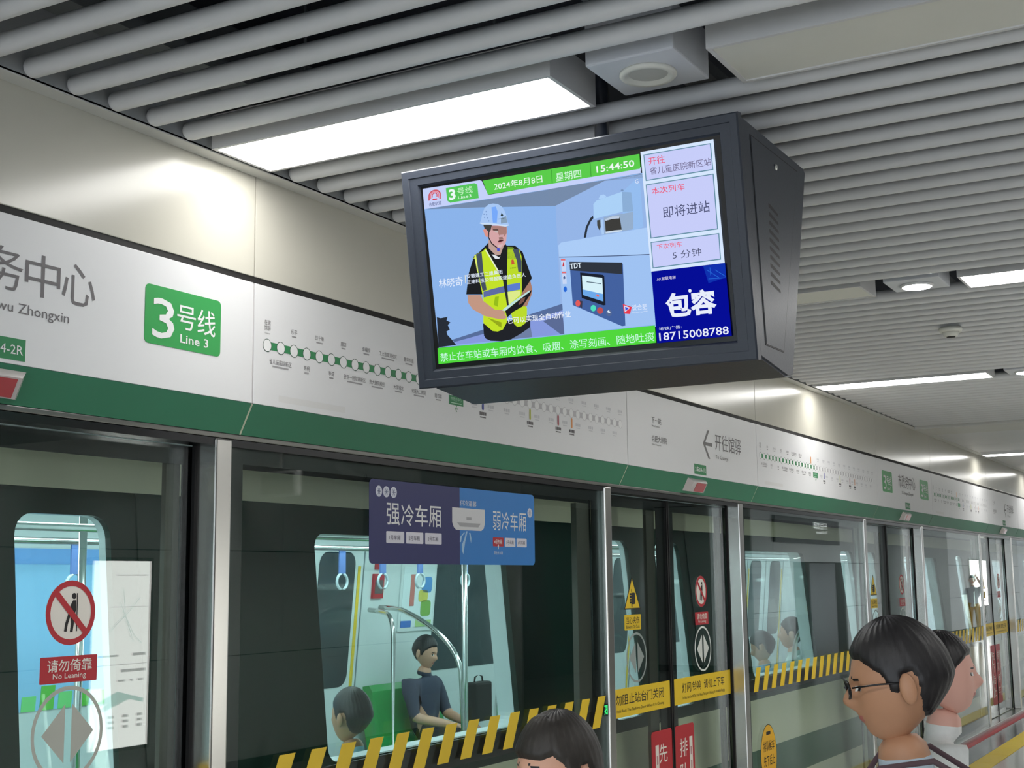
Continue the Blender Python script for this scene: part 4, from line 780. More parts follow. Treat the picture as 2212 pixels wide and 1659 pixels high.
b = MB(); b.lathe((3.588, 1.1555, 2.833), [(0.010, 0.0), (0.010, -0.004), (0.006, -0.006)], 16, axis='y'); b.build('lock', STEEL2, side)
for y in (1.67,): MB().tube([(3.535, y, 2.90), (3.535, y, 3.5)], 0.022, 14).build('hanger_pole', CABINET, mon)

# ================================================================== train behind the glass
def yT(z, d=0.0): return 3.22+0.095*(z-1.1)+d
def yF(z, d=0.0): return 5.88-0.095*(z-1.1)-d          # inner face of the far side; d towards the inside
def slanted(mb, x0, x1, z0, z1, d0, d1, fn=yT, mi=0):
    vs = [(x, fn(z, d), z) for z in (z0, z1) for d in (d0, d1) for x in (x0, x1)]
    mb.add(vs, [(0, 1, 3, 2), (4, 5, 7, 6), (0, 1, 5, 4), (2, 3, 7, 6), (0, 2, 6, 4), (1, 3, 7, 5)], mi)
def ring_prism(mb, x0, x1, z0, z1, inner, d0, d1, fn=yT, mi=0):
    mx, mz = sum(p[0] for p in inner)/len(inner), sum(p[1] for p in inner)/len(inner)
    outer = [((x1 if u > mx else x0), (z1 if v > mz else z0)) for u, v in inner]; n = len(inner)
    vs = [(u, fn(v, d), v) for d in (d0, d1) for u, v in outer]+[(u, fn(v, d), v) for d in (d0, d1) for u, v in inner]
    fs = []
    for i in range(n):
        j = (i+1) % n; fs += [(2*n+i, 2*n+j, 3*n+j, 3*n+i)]
        if outer[i] == outer[j]: fs += [(i, 2*n+j, 2*n+i), (n+i, 3*n+i, 3*n+j)]
        else: fs += [(i, j, 2*n+j, 2*n+i), (n+i, n+j, 3*n+j, 3*n+i)]
    mb.add(vs, fs, mi)
TX0, TX1 = -3.0, 24.0
train = thing('metro_train', 'metro train with dark green window band standing behind the platform glass', 'train', (8.0, 4.5, 0.0))
s = MB()
for z0, z1, mi in ((-0.9, 0.30, 1), (0.30, 0.53, 2), (0.53, 0.855, 1), (1.985, 2.10, 1), (2.10, 2.75, 3)):
    slanted(s, TX0, TX1, z0, z1, 0.0, 0.03, yT, mi)
dc = [2.6+4.79*k for k in range(-1, 5)]
ln = MB(); slanted(ln, TX0, TX1, 0.0, 0.855, 0.03, 0.12); slanted(ln, TX0, TX1, 1.985, 2.15, 0.03, 0.12)
xs = TX0
for c in dc:
    if c-0.70 > xs: slanted(s, xs, c-0.70, 0.855, 1.985, 0, 0.03); slanted(ln, xs, c-0.70, 0.855, 1.985, 0.03, 0.12)
    w = c+2.395
    slanted(s, c+0.70, w-0.85, 0.855, 1.985, 0, 0.03); slanted(ln, c+0.70, w-0.85, 0.855, 1.985, 0.03, 0.12)
    inner = rrect(w-0.75, w+0.75, 1.0, 1.875, 0.06, 5)
    ring_prism(s, w-0.85, w+0.85, 0.855, 1.985, inner, 0, 0.03); ring_prism(ln, w-0.85, w+0.85, 0.855, 1.985, inner, 0.03, 0.12, yT)
    b = MB(); slanted(b, w-0.76, w+0.76, 0.99, 1.885, 0.012, 0.018); b.build('window_pane', TGLASS, train)
    xs = w+0.85
s.build('outer_shell', [T_DARK, T_BEIGE, T_GREEN, T_ROOF], train); ln.build('inner_lining', T_WHITE, train)
for c in dc:
    for sd in (-1, 1):
        a, e = (c-0.70, c-0.004) if sd < 0 else (c+0.004, c+0.70); m0, m1 = (c-0.595, c-0.185) if sd < 0 else (c+0.20, c+0.585)
        b = MB(); inner = rrect(m0, m1, 0.92, 1.904, 0.07, 5); ring_prism(b, a, e, 0.855, 1.985, inner, 0.006, 0.03); o = b.build('door_leaf', T_DARK, train)
        b = MB(); ring_prism(b, a, e, 0.855, 1.985, inner, 0.03, 0.06); b.build('door_lining', T_WHITE, o)
        b = MB(); slanted(b, m0-0.01, m1+0.01, 0.91, 1.914, 0.014, 0.020); b.build('door_glass', TGLASS, o)
MB().box(TX0, TX1, 3.24, 5.95, -0.06, 0.0).build('train_floor', smat('train_floor_grey', (120, 126, 128), rough=0.5, var=0.1, scale=40), train)
MB().box(TX0, TX1, 3.30, 5.85, 2.14, 2.2).build('train_ceiling', T_WHITE, train)
for y in (4.0, 5.05): MB().box(TX0, TX1, y-0.09, y+0.09, 2.120, 2.139).build('train_light_strip', LITT, train)
b = MB(); slanted(b, TX0, TX1, -0.9, 2.2, -0.12, 0.0, yF); far = b.build('far_wall', T_WHITE, train)
b = MB(); slanted(b, TX0, TX1, 1.985, 2.02, 0.0, 0.012, yF); slanted(b, TX0, TX1, 1.925, 1.945, 0.0, 0.012, yF); b.build('cove_moulding', STEEL2, far)
def far_pane(name, x0, x1, z0, z1, r, m, d=0.004):
    pts = rrect(x0, x1, z0, z1, r, 5); b = MB(); n = len(pts)
    b.add([(u, yF(v, d), v) for u, v in pts]+[(u, yF(v, 0.0), v) for u, v in pts], [tuple(range(n))]+[(i, (i+1) % n, n+(i+1) % n, n+i) for i in range(n)]); return b.build(name, m, far)
for c in dc[1:5]:
    for sd in (-1, 1): far_pane('far_door_pane', *((c-0.59, c-0.17) if sd < 0 else (c+0.17, c+0.59)), 0.95, 1.90, 0.09, T_PANE)
    for sd in (-1, 1):
        far_pane('door_edge_strip', c+sd*0.645-0.016, c+sd*0.645+0.016, 0.10, 1.80, 0.004, YELLOW)
        far_pane('door_jamb_seam', c+sd*0.70-0.006, c+sd*0.70+0.006, 0.05, 1.92, 0.003, smat('seam_grey', (120, 136, 138)), 0.003)
    far_pane('door_meeting_seam', c-0.008, c+0.008, 0.05, 1.92, 0.003, smat('seam_grey', (120, 136, 138)), 0.003)
    w = c+2.395
    if abs(w-4.995) > 0.1:
        far_pane('far_window_pane', w-0.72, w+0.72, 0.99, 1.86, 0.06, T_PANE)
    else:
        o = far_pane('blue_advert', w-0.75, w+0.75, 1.02, 1.885, 0.02, smat('advert_sky', (150, 208, 250), rough=0.4))
        far_pane('advert_top_band', w-0.75, w+0.75, 1.80, 1.885, 0.004, smat('advert_sky_deep', (112, 170, 236), rough=0.4), 0.006)
        rnd = random.Random(3)
        for k in range(11):
            x = w-0.66+0.125*k; h = rnd.choice((0.06, 0.09, 0.13, 0.22 if k in (4, 5) else 0.08)); far_pane('advert_tower', x, x+0.095, 1.02, 1.02+h, 0.004, smat('advert_green_%d' % (k % 2), ((120, 222, 130), (98, 200, 74))[k % 2], rough=0.5), 0.006+0.001*(k % 2))
far_pane('alarm_panel', 8.205, 8.335, 1.565, 1.745, 0.004, RED, 0.02); far_pane('alarm_window', 8.22, 8.32, 1.60, 1.70, 0.004, smat('alarm_grey', (96, 84, 84)), 0.022); far_pane('alarm_label', 8.225, 8.315, 1.775, 1.83, 0.004, RED, 0.01)
po = far_pane('poster_frame', 8.57, 9.06, 1.31, 1.83, 0.01, T_WHITE, 0.012)
far_pane('poster', 8.60, 9.03, 1.34, 1.80, 0.004, smat('poster_pale', (222, 236, 238)), 0.014)
for nm, q, c in (('poster_blue_shape', (8.86, 9.0, 1.60, 1.72), (84, 150, 214)), ('poster_yellow_shape', (8.82, 8.95, 1.53, 1.62), (214, 208, 96)), ('poster_green_shape', (8.86, 9.0, 1.42, 1.54), (130, 180, 84)), ('poster_red_text', (8.70, 8.76, 1.50, 1.74), (204, 120, 110)), ('poster_blue_base', (8.60, 8.74, 1.34, 1.39), (56, 116, 200)), ('poster_grass', (8.80, 9.02, 1.34, 1.39), (168, 204, 130))):
    far_pane(nm, *q, 0.03 if 'shape' in nm else 0.004, smat(nm, c), 0.016)
# grab rails and poles
def pole(name, pts, r=0.016): return MB().tube(pts, r, 12).build(name, STEEL2, train)
for x in (4.19, 7.345, 12.2): pole('grab_pole', [(x, 4.5, 0.0), (x, 4.5, 2.14)], 0.018)
for y in (3.95, 5.2): pole('overhead_rail', [(TX0, y, 1.90), (TX1, y, 1.90)], 0.016)
def arcp(p0, p1, p2, n=8): return [tuple((1-t)**2*a+2*t*(1-t)*b+t*t*c for a, b, c in zip(p0, p1, p2)) for t in [k/n for k in range(n+1)]]
for x in (7.98, 3.2, 12.8):
    pole('door_grab_rail', [(x+0.16, 5.80, 1.485), (x+0.1, 5.66, 1.475)]+arcp((x+0.06, 5.58, 1.465), (x, 5.48, 1.44), (x, 5.48, 1.28))+[(x, 5.48, 0.1)], 0.017)
    pole('bench_end_rail', [(x+0.32, 5.82, 1.50), (x+0.31, 5.70, 1.495)]+arcp((x+0.30, 5.6, 1.48), (x+0.26, 5.12, 1.30), (x+0.26, 5.08, 1.05))+[(x+0.27, 5.06, 0.45)], 0.018)
for x in (5.72, 10.5):
    pole('near_end_rail', [(x+0.25, 3.36, 1.30)]+arcp((x+0.25, 3.40, 1.27), (x+0.28, 3.47, 1.20), (x+0.29, 3.49, 1.05))+[(x+0.32, 3.51, 0.05)], 0.017)
STRAP = smat('strap_blue', (96, 130, 196), rough=0.4); HANDLE = smat('strap_handle', (196, 214, 220), rough=0.25)
for x in [7.0, 7.45, 7.9, 8.5, 8.9, 9.3, 9.7, 10.1, 4.3, 4.8, 5.3]:
    for y in (5.2,):
        o = MB().box(x-0.03, x+0.03, y-0.006, y+0.006, 1.74, 1.91).build('hand_strap', STRAP, train)
        MB().tube([(x+0.055*cos(a), y, 1.69+0.05*sin(a)) for a in [2*pi*k/16 for k in range(17)]], 0.009, 8, caps=False).build('strap_ring', HANDLE, o)

# benches: each seat shell is its own part
def bench(x0, far_side, label, n=6):
    y0 = 5.86 if far_side else 3.36; sg = -1 if far_side else 1
    ya, yb = sorted((y0+sg*0.02, y0+sg*0.40)); t = MB().box(x0+0.05, x0+0.46*n-0.05, ya, yb, 0.0, 0.41).build('bench', T_WHITE, train); t['label'] = label
    P = [(0.0, 0.935), (0.055, 0.945), (0.085, 0.90), (0.10, 0.72), (0.125, 0.58), (0.19, 0.50), (0.30, 0.47), (0.43, 0.465), (0.475, 0.44), (0.47, 0.41), (0.10, 0.41), (0.04, 0.50), (0.0, 0.72)]
    b = MB(); b.prism([(y0+sg*a-ORG[t.name].y, z) for a, z in P], 'x', 0.004, 0.456, 0, False); sme = b.mesh('seat', T_SEAT)
    for k in range(n): link('seat', sme, t, (x0+0.46*k-ORG[t.name].x, 0, 0))
bench(8.14, True, 'green bench on the far train wall under the poster', 2)
bench(3.60, False, 'green bench along the near train wall behind the cooling notice'); bench(8.40, False, 'green bench along the near train wall behind the second glass screen')

# ================================================================== people
SKIN = smat('skin', (214, 164, 138), rough=0.5, var=0.05, scale=40); SKIN2 = smat('skin_tan', (186, 138, 106), rough=0.5, var=0.05, scale=40)
HAIR = smat('black_hair', (30, 28, 30), rough=0.45, var=0.5, scale=90, bump=0.6, stretch=(1, 1, 0.25)); HAIRB = smat('brown_black_hair', (46, 42, 38), rough=0.5, var=0.5, scale=90, bump=0.6, stretch=(1, 1, 0.25))
LIPS = smat('lips', (176, 104, 96), rough=0.4); EYEW = smat('eye_white', (226, 224, 220), rough=0.3); EYED = smat('eye_dark', (26, 20, 18), rough=0.2)
def head_shape(th, ph):
    """unit direction -> head surface point, local x forward, y left, z up, centre of skull at origin"""
    dx, dy, dz = cos(ph)*cos(th), cos(ph)*sin(th), sin(ph)
    x, y, z = dx*0.096, dy*0.076, dz*0.118
    if dz < 0:
        k = (-dz)**1.3; y *= 1-0.36*k; x = x*(1-0.16*k)+0.030*k
        if dx < 0.2: x += 0.030*k*(0.2-dx)
    if dx < 0: x *= 1.06
    fr = max(0.0, dx)
    nose = math.exp(-((dy/0.16)**2))*math.exp(-(((dz+0.22)/0.16)**2))*fr; x += 0.022*nose
    x += 0.008*math.exp(-((dy/0.10)**2))*math.exp(-(((dz+0.05)/0.14)**2))*fr
    for sy in (-0.33, 0.33): x -= 0.010*math.exp(-(((dy-sy)/0.15)**2))*math.exp(-(((dz-0.02)/0.10)**2))*fr
    x += 0.004*math.exp(-((dy/0.5)**2))*math.exp(-(((dz-0.17)/0.07)**2))*fr
    x += 0.006*math.exp(-((dy/0.22)**2))*math.exp(-(((dz+0.52)/0.07)**2))*fr
    x += 0.008*math.exp(-((dy/0.25)**2))*math.exp(-(((dz+0.80)/0.14)**2))*fr
    return (x, y, z), (dx, dy, dz)
def head_mesh(seg=96, ring=72):
    vs, ds, fs = [], [], []
    for i in range(ring+1):
        ph = -pi/2+pi*i/ring
        for j in range(seg):
            p, d = head_shape(2*pi*j/seg, ph); vs.append(p); ds.append(d)
    for i in range(ring):
        for j in range(seg): fs.append((i*seg+j, i*seg+(j+1) % seg, (i+1)*seg+(j+1) % seg, (i+1)*seg+j))
    return vs, ds, fs
HV, HD, HF = head_mesh()
def hairline(d, style):
    dx, dy, dz = d
    a = math.atan2(abs(dy), dx)         # 0 in front .. pi at the back
    top = 0.50 if style != 'fringe' else 0.30
    knots = ((0.0, top), (0.55, top-0.02), (0.85, 0.36), (1.15, 0.20), (1.32, -0.12), (1.48, -0.14), (1.56, 0.16), (1.80, 0.18), (1.95, -0.25), (2.2, -0.50), (2.6, -0.62), (pi, -0.66))
    for (a0, l0), (a1, l1) in zip(knots[:-1], knots[1:]):
        if a <= a1+1e-6: return l0+(l1-l0)*(a-a0)/(a1-a0)
    return knots[-1][1]
def person(name, label, loc, yaw, pose, colours, style='short', skin=None, height=1.0, head_yaw=0.0, head_pitch=0.0):
    skin = skin or SKIN; J = pose['J']; E = pose['E']; names = list(J)
    me = bpy.data.meshes.new('skel'); me.from_pydata([J[n] for n in names], [], [(names.index(a), names.index(b)) for a, b, _ in E])
    ob = bpy.data.objects.new('skel', me); COL.objects.link(ob)
    sk = ob.modifiers.new('skin', 'SKIN'); sk.use_smooth_shade = True; sk.branch_smoothing = 0.4
    for i, n_ in enumerate(names):
        r = pose['R'][n_]; me.skin_vertices[0].data[i].radius = (r, r) if not isinstance(r, tuple) else r
        me.skin_vertices[0].data[i].use_root = (n_ == 'pelvis')
    ss = ob.modifiers.new('sub', 'SUBSURF'); ss.levels = 1; ss.render_levels = 1
    dg = bpy.context.evaluated_depsgraph_get(); ev = ob.evaluated_get(dg); bme_ = bpy.data.meshes.new_from_object(ev)
    verts = [v.co.copy() for v in bme_.vertices]; faces = [tuple(p.vertices) for p in bme_.polygons]
    segs = [(Vector(J[a]), Vector(J[b]), lab) for a, b, lab in E]; labs = ['top', 'skin', 'legs', 'shoe']
    def near(p):
        best = None
        for a, b, lab in segs:
            ab = b-a; t = max(0, min(1, (p-a).dot(ab)/max(1e-9, ab.dot(ab)))); q = (p-(a+ab*t)).length
            if best is None or q < best[0]: best = (q, lab)
        return labs.index(best[1])
    mi = [near(sum((verts[i] for i in f), Vector())/len(f)) for f in faces]
    bpy.data.objects.remove(ob, do_unlink=True); bpy.data.meshes.remove(me); bpy.data.meshes.remove(bme_)
    # head
    hc = Vector(J['neck'])+Vector((-0.006, 0, 0.098)); hm = Matrix.Rotation(head_yaw, 3, 'Z') @ Matrix.Rotation(head_pitch, 3, 'Y')
    b0 = len(verts); verts += [hc+hm @ Vector(p) for p in HV]
    for f in HF:
        d = HD[f[0]]; dx, dy, dz = [sum(HD[i][k] for i in f)/4 for k in range(3)]; m = 1
        if dx > 0.5:
            if abs(abs(dy)-0.33) < 0.12 and abs(dz-0.02) < 0.045: m = 6 if abs(abs(dy)-0.33) < 0.045 else 5
            elif abs(abs(dy)-0.33) < 0.16 and abs(dz-0.165+0.12*(abs(dy)-0.33)) < 0.022: m = 7
            elif abs(dy) < 0.20 and abs(dz+0.52) < 0.05: m = 4
        faces.append(tuple(b0+i for i in f)); mi.append(m)
    for sy in (-1, 1):                                             # ears
        b0 = len(verts); n1, n2 = 10, 8
        for i in range(n2+1):
            for j in range(n1):
                ph = -pi/2+pi*i/n2; th = 2*pi*j/n1; e = Vector((cos(ph)*cos(th)*0.017-0.004, sy*(0.074+0.011)+cos(ph)*sin(th)*0.009, sin(ph)*0.031-0.012)); verts.append(hc+hm @ e)
        for i in range(n2):
            for j in range(n1): faces.append((b0+i*n1+j, b0+i*n1+(j+1) % n1, b0+(i+1)*n1+(j+1) % n1, b0+(i+1)*n1+j)); mi.append(1)
    body = bpy.data.meshes.new(name); body.from_pydata([v[:] for v in verts], [], faces)
    for m in (colours[0], skin, colours[1], colours[2], LIPS, EYEW, EYED, HAIR): body.materials.append(m)
    body.polygons.foreach_set('material_index', mi); body.polygons.foreach_set('use_smooth', [True]*len(faces)); body.update()
    o = bpy.data.objects.new(name, body); COL.objects.link(o); o.location = loc; o.rotation_euler = (0, 0, yaw); o.scale = (height,)*3; ORG[o.name] = Vector(loc); tag(o, label, 'person')
    # hair shell
    rnd = random.Random(len(label)); hv = []; hf = []; idx = {}
    sd_ = [(d[2]-hairline(d, style))/0.10 for d in HD]               # signed distance above the hairline
    for f in HF:
        if max(sd_[i] for i in f) > -0.6:
            for i in f:
                if i not in idx:
                    p = Vector(HV[i]); th_ = math.atan2(HD[i][1], HD[i][0]); k = max(0.0, min(1.0, (sd_[i]+0.5)/1.2)); k = k*k*(3-2*k)
                    g = 0.965+k*(0.105+0.006*rnd.random()+0.010*sin(31*th_+7*HD[i][2])+0.03*max(0.0, HD[i][2])+(0.03 if style == 'fringe' and HD[i][0] > 0.4 else 0))
                    idx[i] = len(hv); hv.append((hc+hm @ Vector((p.x*g, p.y*(g+0.01*k), p.z*g)))[:])
            hf.append(tuple(idx[i] for i in f))
    hmsh = bpy.data.meshes.new('hair'); hmsh.from_pydata(hv, [], hf); hmsh.materials.append(HAIRB if style == 'fringe' else HAIR); hmsh.polygons.foreach_set('use_smooth', [True]*len(hf)); hmsh.update()
    h = bpy.data.objects.new('hair', hmsh); COL.objects.link(h); h.parent = o
    return o, hc, hm
def hand(J, R, E, side, w, d, n):
    """palm and five fingers growing from wrist joint w along direction d, palm normal n"""
    w, d, n = Vector(w), Vector(d).normalized(), Vector(n).normalized(); s_ = d.cross(n).normalized()
    pm = w+d*0.05; J['palm'+side] = pm[:]; R['palm'+side] = (0.026, 0.016); E.append(('wrist'+side, 'palm'+side, 'skin'))
    kn = w+d*0.085
    for i, (off, ln_) in enumerate(((-0.030, 0.066), (-0.010, 0.076), (0.010, 0.070), (0.029, 0.054))):
        a = kn+s_*off; b_ = a+d*ln_*0.5-n*0.008; c = b_+d*ln_*0.35-n*0.022
        for tg, p, r in (('a', a, 0.0095), ('b', b_, 0.0088), ('c', c, 0.0075)): J['f%d%s%s' % (i, tg, side)] = p[:]; R['f%d%s%s' % (i, tg, side)] = r
        E += [('palm'+side, 'f%da%s' % (i, side), 'skin'), ('f%da%s' % (i, side), 'f%db%s' % (i, side), 'skin'), ('f%db%s' % (i, side), 'f%dc%s' % (i, side), 'skin')]
    a = w+d*0.025-s_*0.038-n*0.006; b_ = a+d*0.032-s_*0.016-n*0.010; J['t0'+side] = a[:]; J['t1'+side] = b_[:]; R['t0'+side] = 0.011; R['t1'+side] = 0.0085
    E += [('palm'+side, 't0'+side, 'skin'), ('t0'+side, 't1'+side, 'skin')]
def pose(kind='stand'):
    J = {}; R = {}; E = []
    if kind in ('stand', 'raise', 'backpack'):
        J.update(pelvis=(0, 0, 0.90), spine=(0.005, 0, 1.05), chest=(0, 0, 1.22), nbase=(-0.012, 0, 1.335), ncol=(-0.008, 0, 1.375), neck=(0.0, 0, 1.43))
        R.update(pelvis=0.125, spine=0.118, chest=0.125, nbase=0.072, ncol=0.056, neck=0.050)
        E += [('pelvis', 'spine', 'top'), ('spine', 'chest', 'top'), ('chest', 'nbase', 'top'), ('nbase', 'ncol', 'top'), ('ncol', 'neck', 'skin')]
        for s_, y in (('L', 1), ('R', -1)):
            J.update({'sh'+s_: (-0.005, y*0.165, 1.305), 'hip'+s_: (0, y*0.085, 0.86), 'knee'+s_: (0.02, y*0.095, 0.48), 'ank'+s_: (-0.01, y*0.10, 0.10), 'toe'+s_: (0.15, y*0.115, 0.045)})
            R.update({'sh'+s_: 0.068, 'hip'+s_: 0.088, 'knee'+s_: 0.058, 'ank'+s_: 0.042, 'toe'+s_: 0.038})
            up_ = kind == 'raise' and s_ == 'R'
            J.update({'elb'+s_: (0.10, y*0.26, 1.36) if up_ else (-0.03, y*0.215, 1.03), 'wrist'+s_: (0.20, y*0.16, 1.56) if up_ else (0.06, y*0.225, 0.80)})
            R.update({'elb'+s_: 0.043, 'wrist'+s_: 0.029})
            E += [('chest', 'sh'+s_, 'top'), ('sh'+s_, 'elb'+s_, 'top'), ('elb'+s_, 'wrist'+s_, 'skin'), ('pelvis', 'hip'+s_, 'legs'), ('hip'+s_, 'knee'+s_, 'legs'), ('knee'+s_, 'ank'+s_, 'legs'), ('ank'+s_, 'toe'+s_, 'shoe')]
            hand(J, R, E, s_, J['wrist'+s_], (0.25, -0.3*y, 0.9) if up_ else (0.12, 0, -1), (0, y, 0) if not up_ else (1, 0, 0))
    else:
        J.update(pelvis=(0.02, 0, 0.555), spine=(0.0, 0, 0.70), chest=(0.01, 0, 0.87), nbase=(0.015, 0, 0.985), ncol=(0.02, 0, 1.02), neck=(0.035, 0, 1.065))
        R.update(pelvis=0.125, spine=0.12, chest=0.127, nbase=0.072, ncol=0.056, neck=0.050)
        E += [('pelvis', 'spine', 'top'), ('spine', 'chest', 'top'), ('chest', 'nbase', 'top'), ('nbase', 'ncol', 'top'), ('ncol', 'neck', 'skin')]
        for s_, y in (('L', 1), ('R', -1)):
            J.update({'sh'+s_: (0.005, y*0.17, 0.945), 'hip'+s_: (0.08, y*0.09, 0.545), 'knee'+s_: (0.47, y*0.11, 0.535), 'ank'+s_: (0.45, y*0.11, 0.10), 'toe'+s_: (0.60, y*0.12, 0.045), 'elb'+s_: (0.08, y*0.22, 0.70), 'wrist'+s_: (0.31, y*0.10, 0.655)})
            R.update({'sh'+s_: 0.068, 'hip'+s_: 0.088, 'knee'+s_: 0.062, 'ank'+s_: 0.042, 'toe'+s_: 0.038, 'elb'+s_: 0.045, 'wrist'+s_: 0.03})
            E += [('chest', 'sh'+s_, 'top'), ('sh'+s_, 'elb'+s_, 'top'), ('elb'+s_, 'wrist'+s_, 'skin'), ('pelvis', 'hip'+s_, 'legs'), ('hip'+s_, 'knee'+s_, 'legs'), ('knee'+s_, 'ank'+s_, 'legs'), ('ank'+s_, 'toe'+s_, 'shoe')]
            hand(J, R, E, s_, J['wrist'+s_], (0.95, -0.2*y, -0.15), (0, 0, 1))
    return dict(J=J, R=R, E=E)
def cloth(n_, c): return smat('cloth_'+n_, c, rough=0.85, var=0.08, scale=60)
SHOE = cloth('shoe', (40, 40, 44)); JEANS = cloth('navy', (44, 50, 70)); GREYT = cloth('grey', (92, 94, 98))
# the dark-haired person near the camera on the right, in profile towards the doors
HS = 1.595/1.648
pa, hc1, hm1 = person('person', 'dark-haired person with glasses and pale blue shirt near the right corner', (2.715, 0.672, 0), radians(104), pose('stand'), (cloth('pale_blue', (190, 206, 218)), JEANS, SHOE), 'short', SKIN2, HS, radians(6), radians(10))
gb = MB()
for sy in (-1, 1):
    c = Vector((0.108, sy*0.033, 0.002)); gb.tube([hc1+hm1 @ (c+Vector((-0.004*abs(cos(a)), 0.024*cos(a), 0.018*sin(a)))) for a in [2*pi*k/16 for k in range(17)]], 0.0022, 6, caps=False)
    gb.tube([hc1+hm1 @ Vector((0.100, sy*0.058, 0.006)), hc1+hm1 @ Vector((0.05, sy*0.080, 0.006)), hc1+hm1 @ Vector((-0.012, sy*0.086, 0.0))], 0.002, 6)
gb.tube([hc1+hm1 @ Vector((0.110, -0.010, 0.004)), hc1+hm1 @ Vector((0.110, 0.010, 0.004))], 0.002, 6)
gm = gb.mesh('glasses', smat('glasses_black', (18, 18, 20), rough=0.25)); go = bpy.data.objects.new('glasses', gm); COL.objects.link(go); go.parent = pa
bp_ = MB(); bp_.bbox(-0.30, -0.135, -0.15, 0.15, 0.93, 1.33, 0.05); bp_.bbox(-0.36, -0.29, -0.11, 0.11, 0.97, 1.18, 0.03)
for sy in (-1, 1): bp_.tube([(-0.15, sy*0.10, 1.33), (-0.06, sy*0.12, 1.385), (0.04, sy*0.125, 1.37), (0.125, sy*0.125, 1.25), (0.12, sy*0.14, 1.10), (-0.02, sy*0.17, 1.0), (-0.15, sy*0.13, 0.97)], 0.006, 8)
bm2 = bp_.mesh('backpack', cloth('maroon', (88, 68, 74))); bo = bpy.data.objects.new('backpack', bm2); COL.objects.link(bo); bo.location = (2.715, 0.672, 0); bo.rotation_euler = (0, 0, radians(104)); bo.scale = (HS,)*3; tag(bo, 'dark maroon backpack worn by the person with glasses', 'backpack')
# person behind, only a slice of pink face and white shirt shows
person('person', 'person in white shirt half hidden behind the person with glasses', (3.94, 0.845, 0), radians(-75), pose('stand'), (cloth('white', (226, 228, 226)), GREYT, SHOE), 'short', smat('skin_pink', (222, 172, 156), rough=0.5), 1.52/1.648, radians(0))
# short person at the bottom of the picture
person('person', 'short person with black fringe at the bottom below the hazard stripes', (2.297, 1.210, 0), radians(150), pose('stand'), (cloth('charcoal', (60, 62, 66)), JEANS, SHOE), 'fringe', SKIN, 1.432/1.648, radians(8))
# passengers
person('person', 'passenger in dark shirt with bag on lap, on the far green bench', (8.62, 5.66, 0), radians(-90), pose('sit'), (cloth('slate', (58, 64, 84)), cloth('black_trousers', (46, 48, 56)), SHOE), 'short', SKIN, 1.0, 0, radians(14))
person('person', 'passenger with dark round head and pale blue shirt seen from behind', (4.86, 3.53, 0), radians(86), pose('sit'), (cloth('light_blue', (170, 200, 222)), JEANS, SHOE), 'short', SKIN2, 0.955)
person('person', 'bowed passenger in light blue at the left of the second glass screen', (10.40, 3.58, 0), radians(95), pose('sit'), (cloth('sky_blue', (150, 186, 214)), GREYT, SHOE), 'short', SKIN2, 0.985, 0, radians(22))
person('person', 'passenger in pale shirt looking left behind the second glass screen', (11.12, 3.57, 0), radians(98), pose('sit'), (cloth('pale_mint', (200, 220, 216)), JEANS, SHOE), 'short', SKIN, 1.05)
bagm = MB(); bagm.bbox(8.64, 8.88, 5.20, 5.30, 0.66, 0.945, 0.02)
bg = thing('handbag', 'black bag standing on the lap of the seated passenger', 'bag', (8.76, 5.25, 0.66)); bagm.build('bag_body', cloth('bag_black', (30, 32, 32)), bg)
MB().tube([(8.70, 5.25, 0.94), (8.71, 5.25, 0.98), (8.76, 5.25, 0.995), (8.81, 5.25, 0.98), (8.82, 5.25, 0.94)], 0.007, 8).build('bag_handle', cloth('bag_black', (30, 32, 32)), bg)
person('person', 'distant person in grey with a raised arm, mirrored in the third glass screen', (36.5, -1.15, 0), radians(180), pose('raise'), (cloth('grey_white', (196, 196, 200)), cloth('ochre', (196, 148, 40)), SHOE), 'short', SKIN, 1.02)

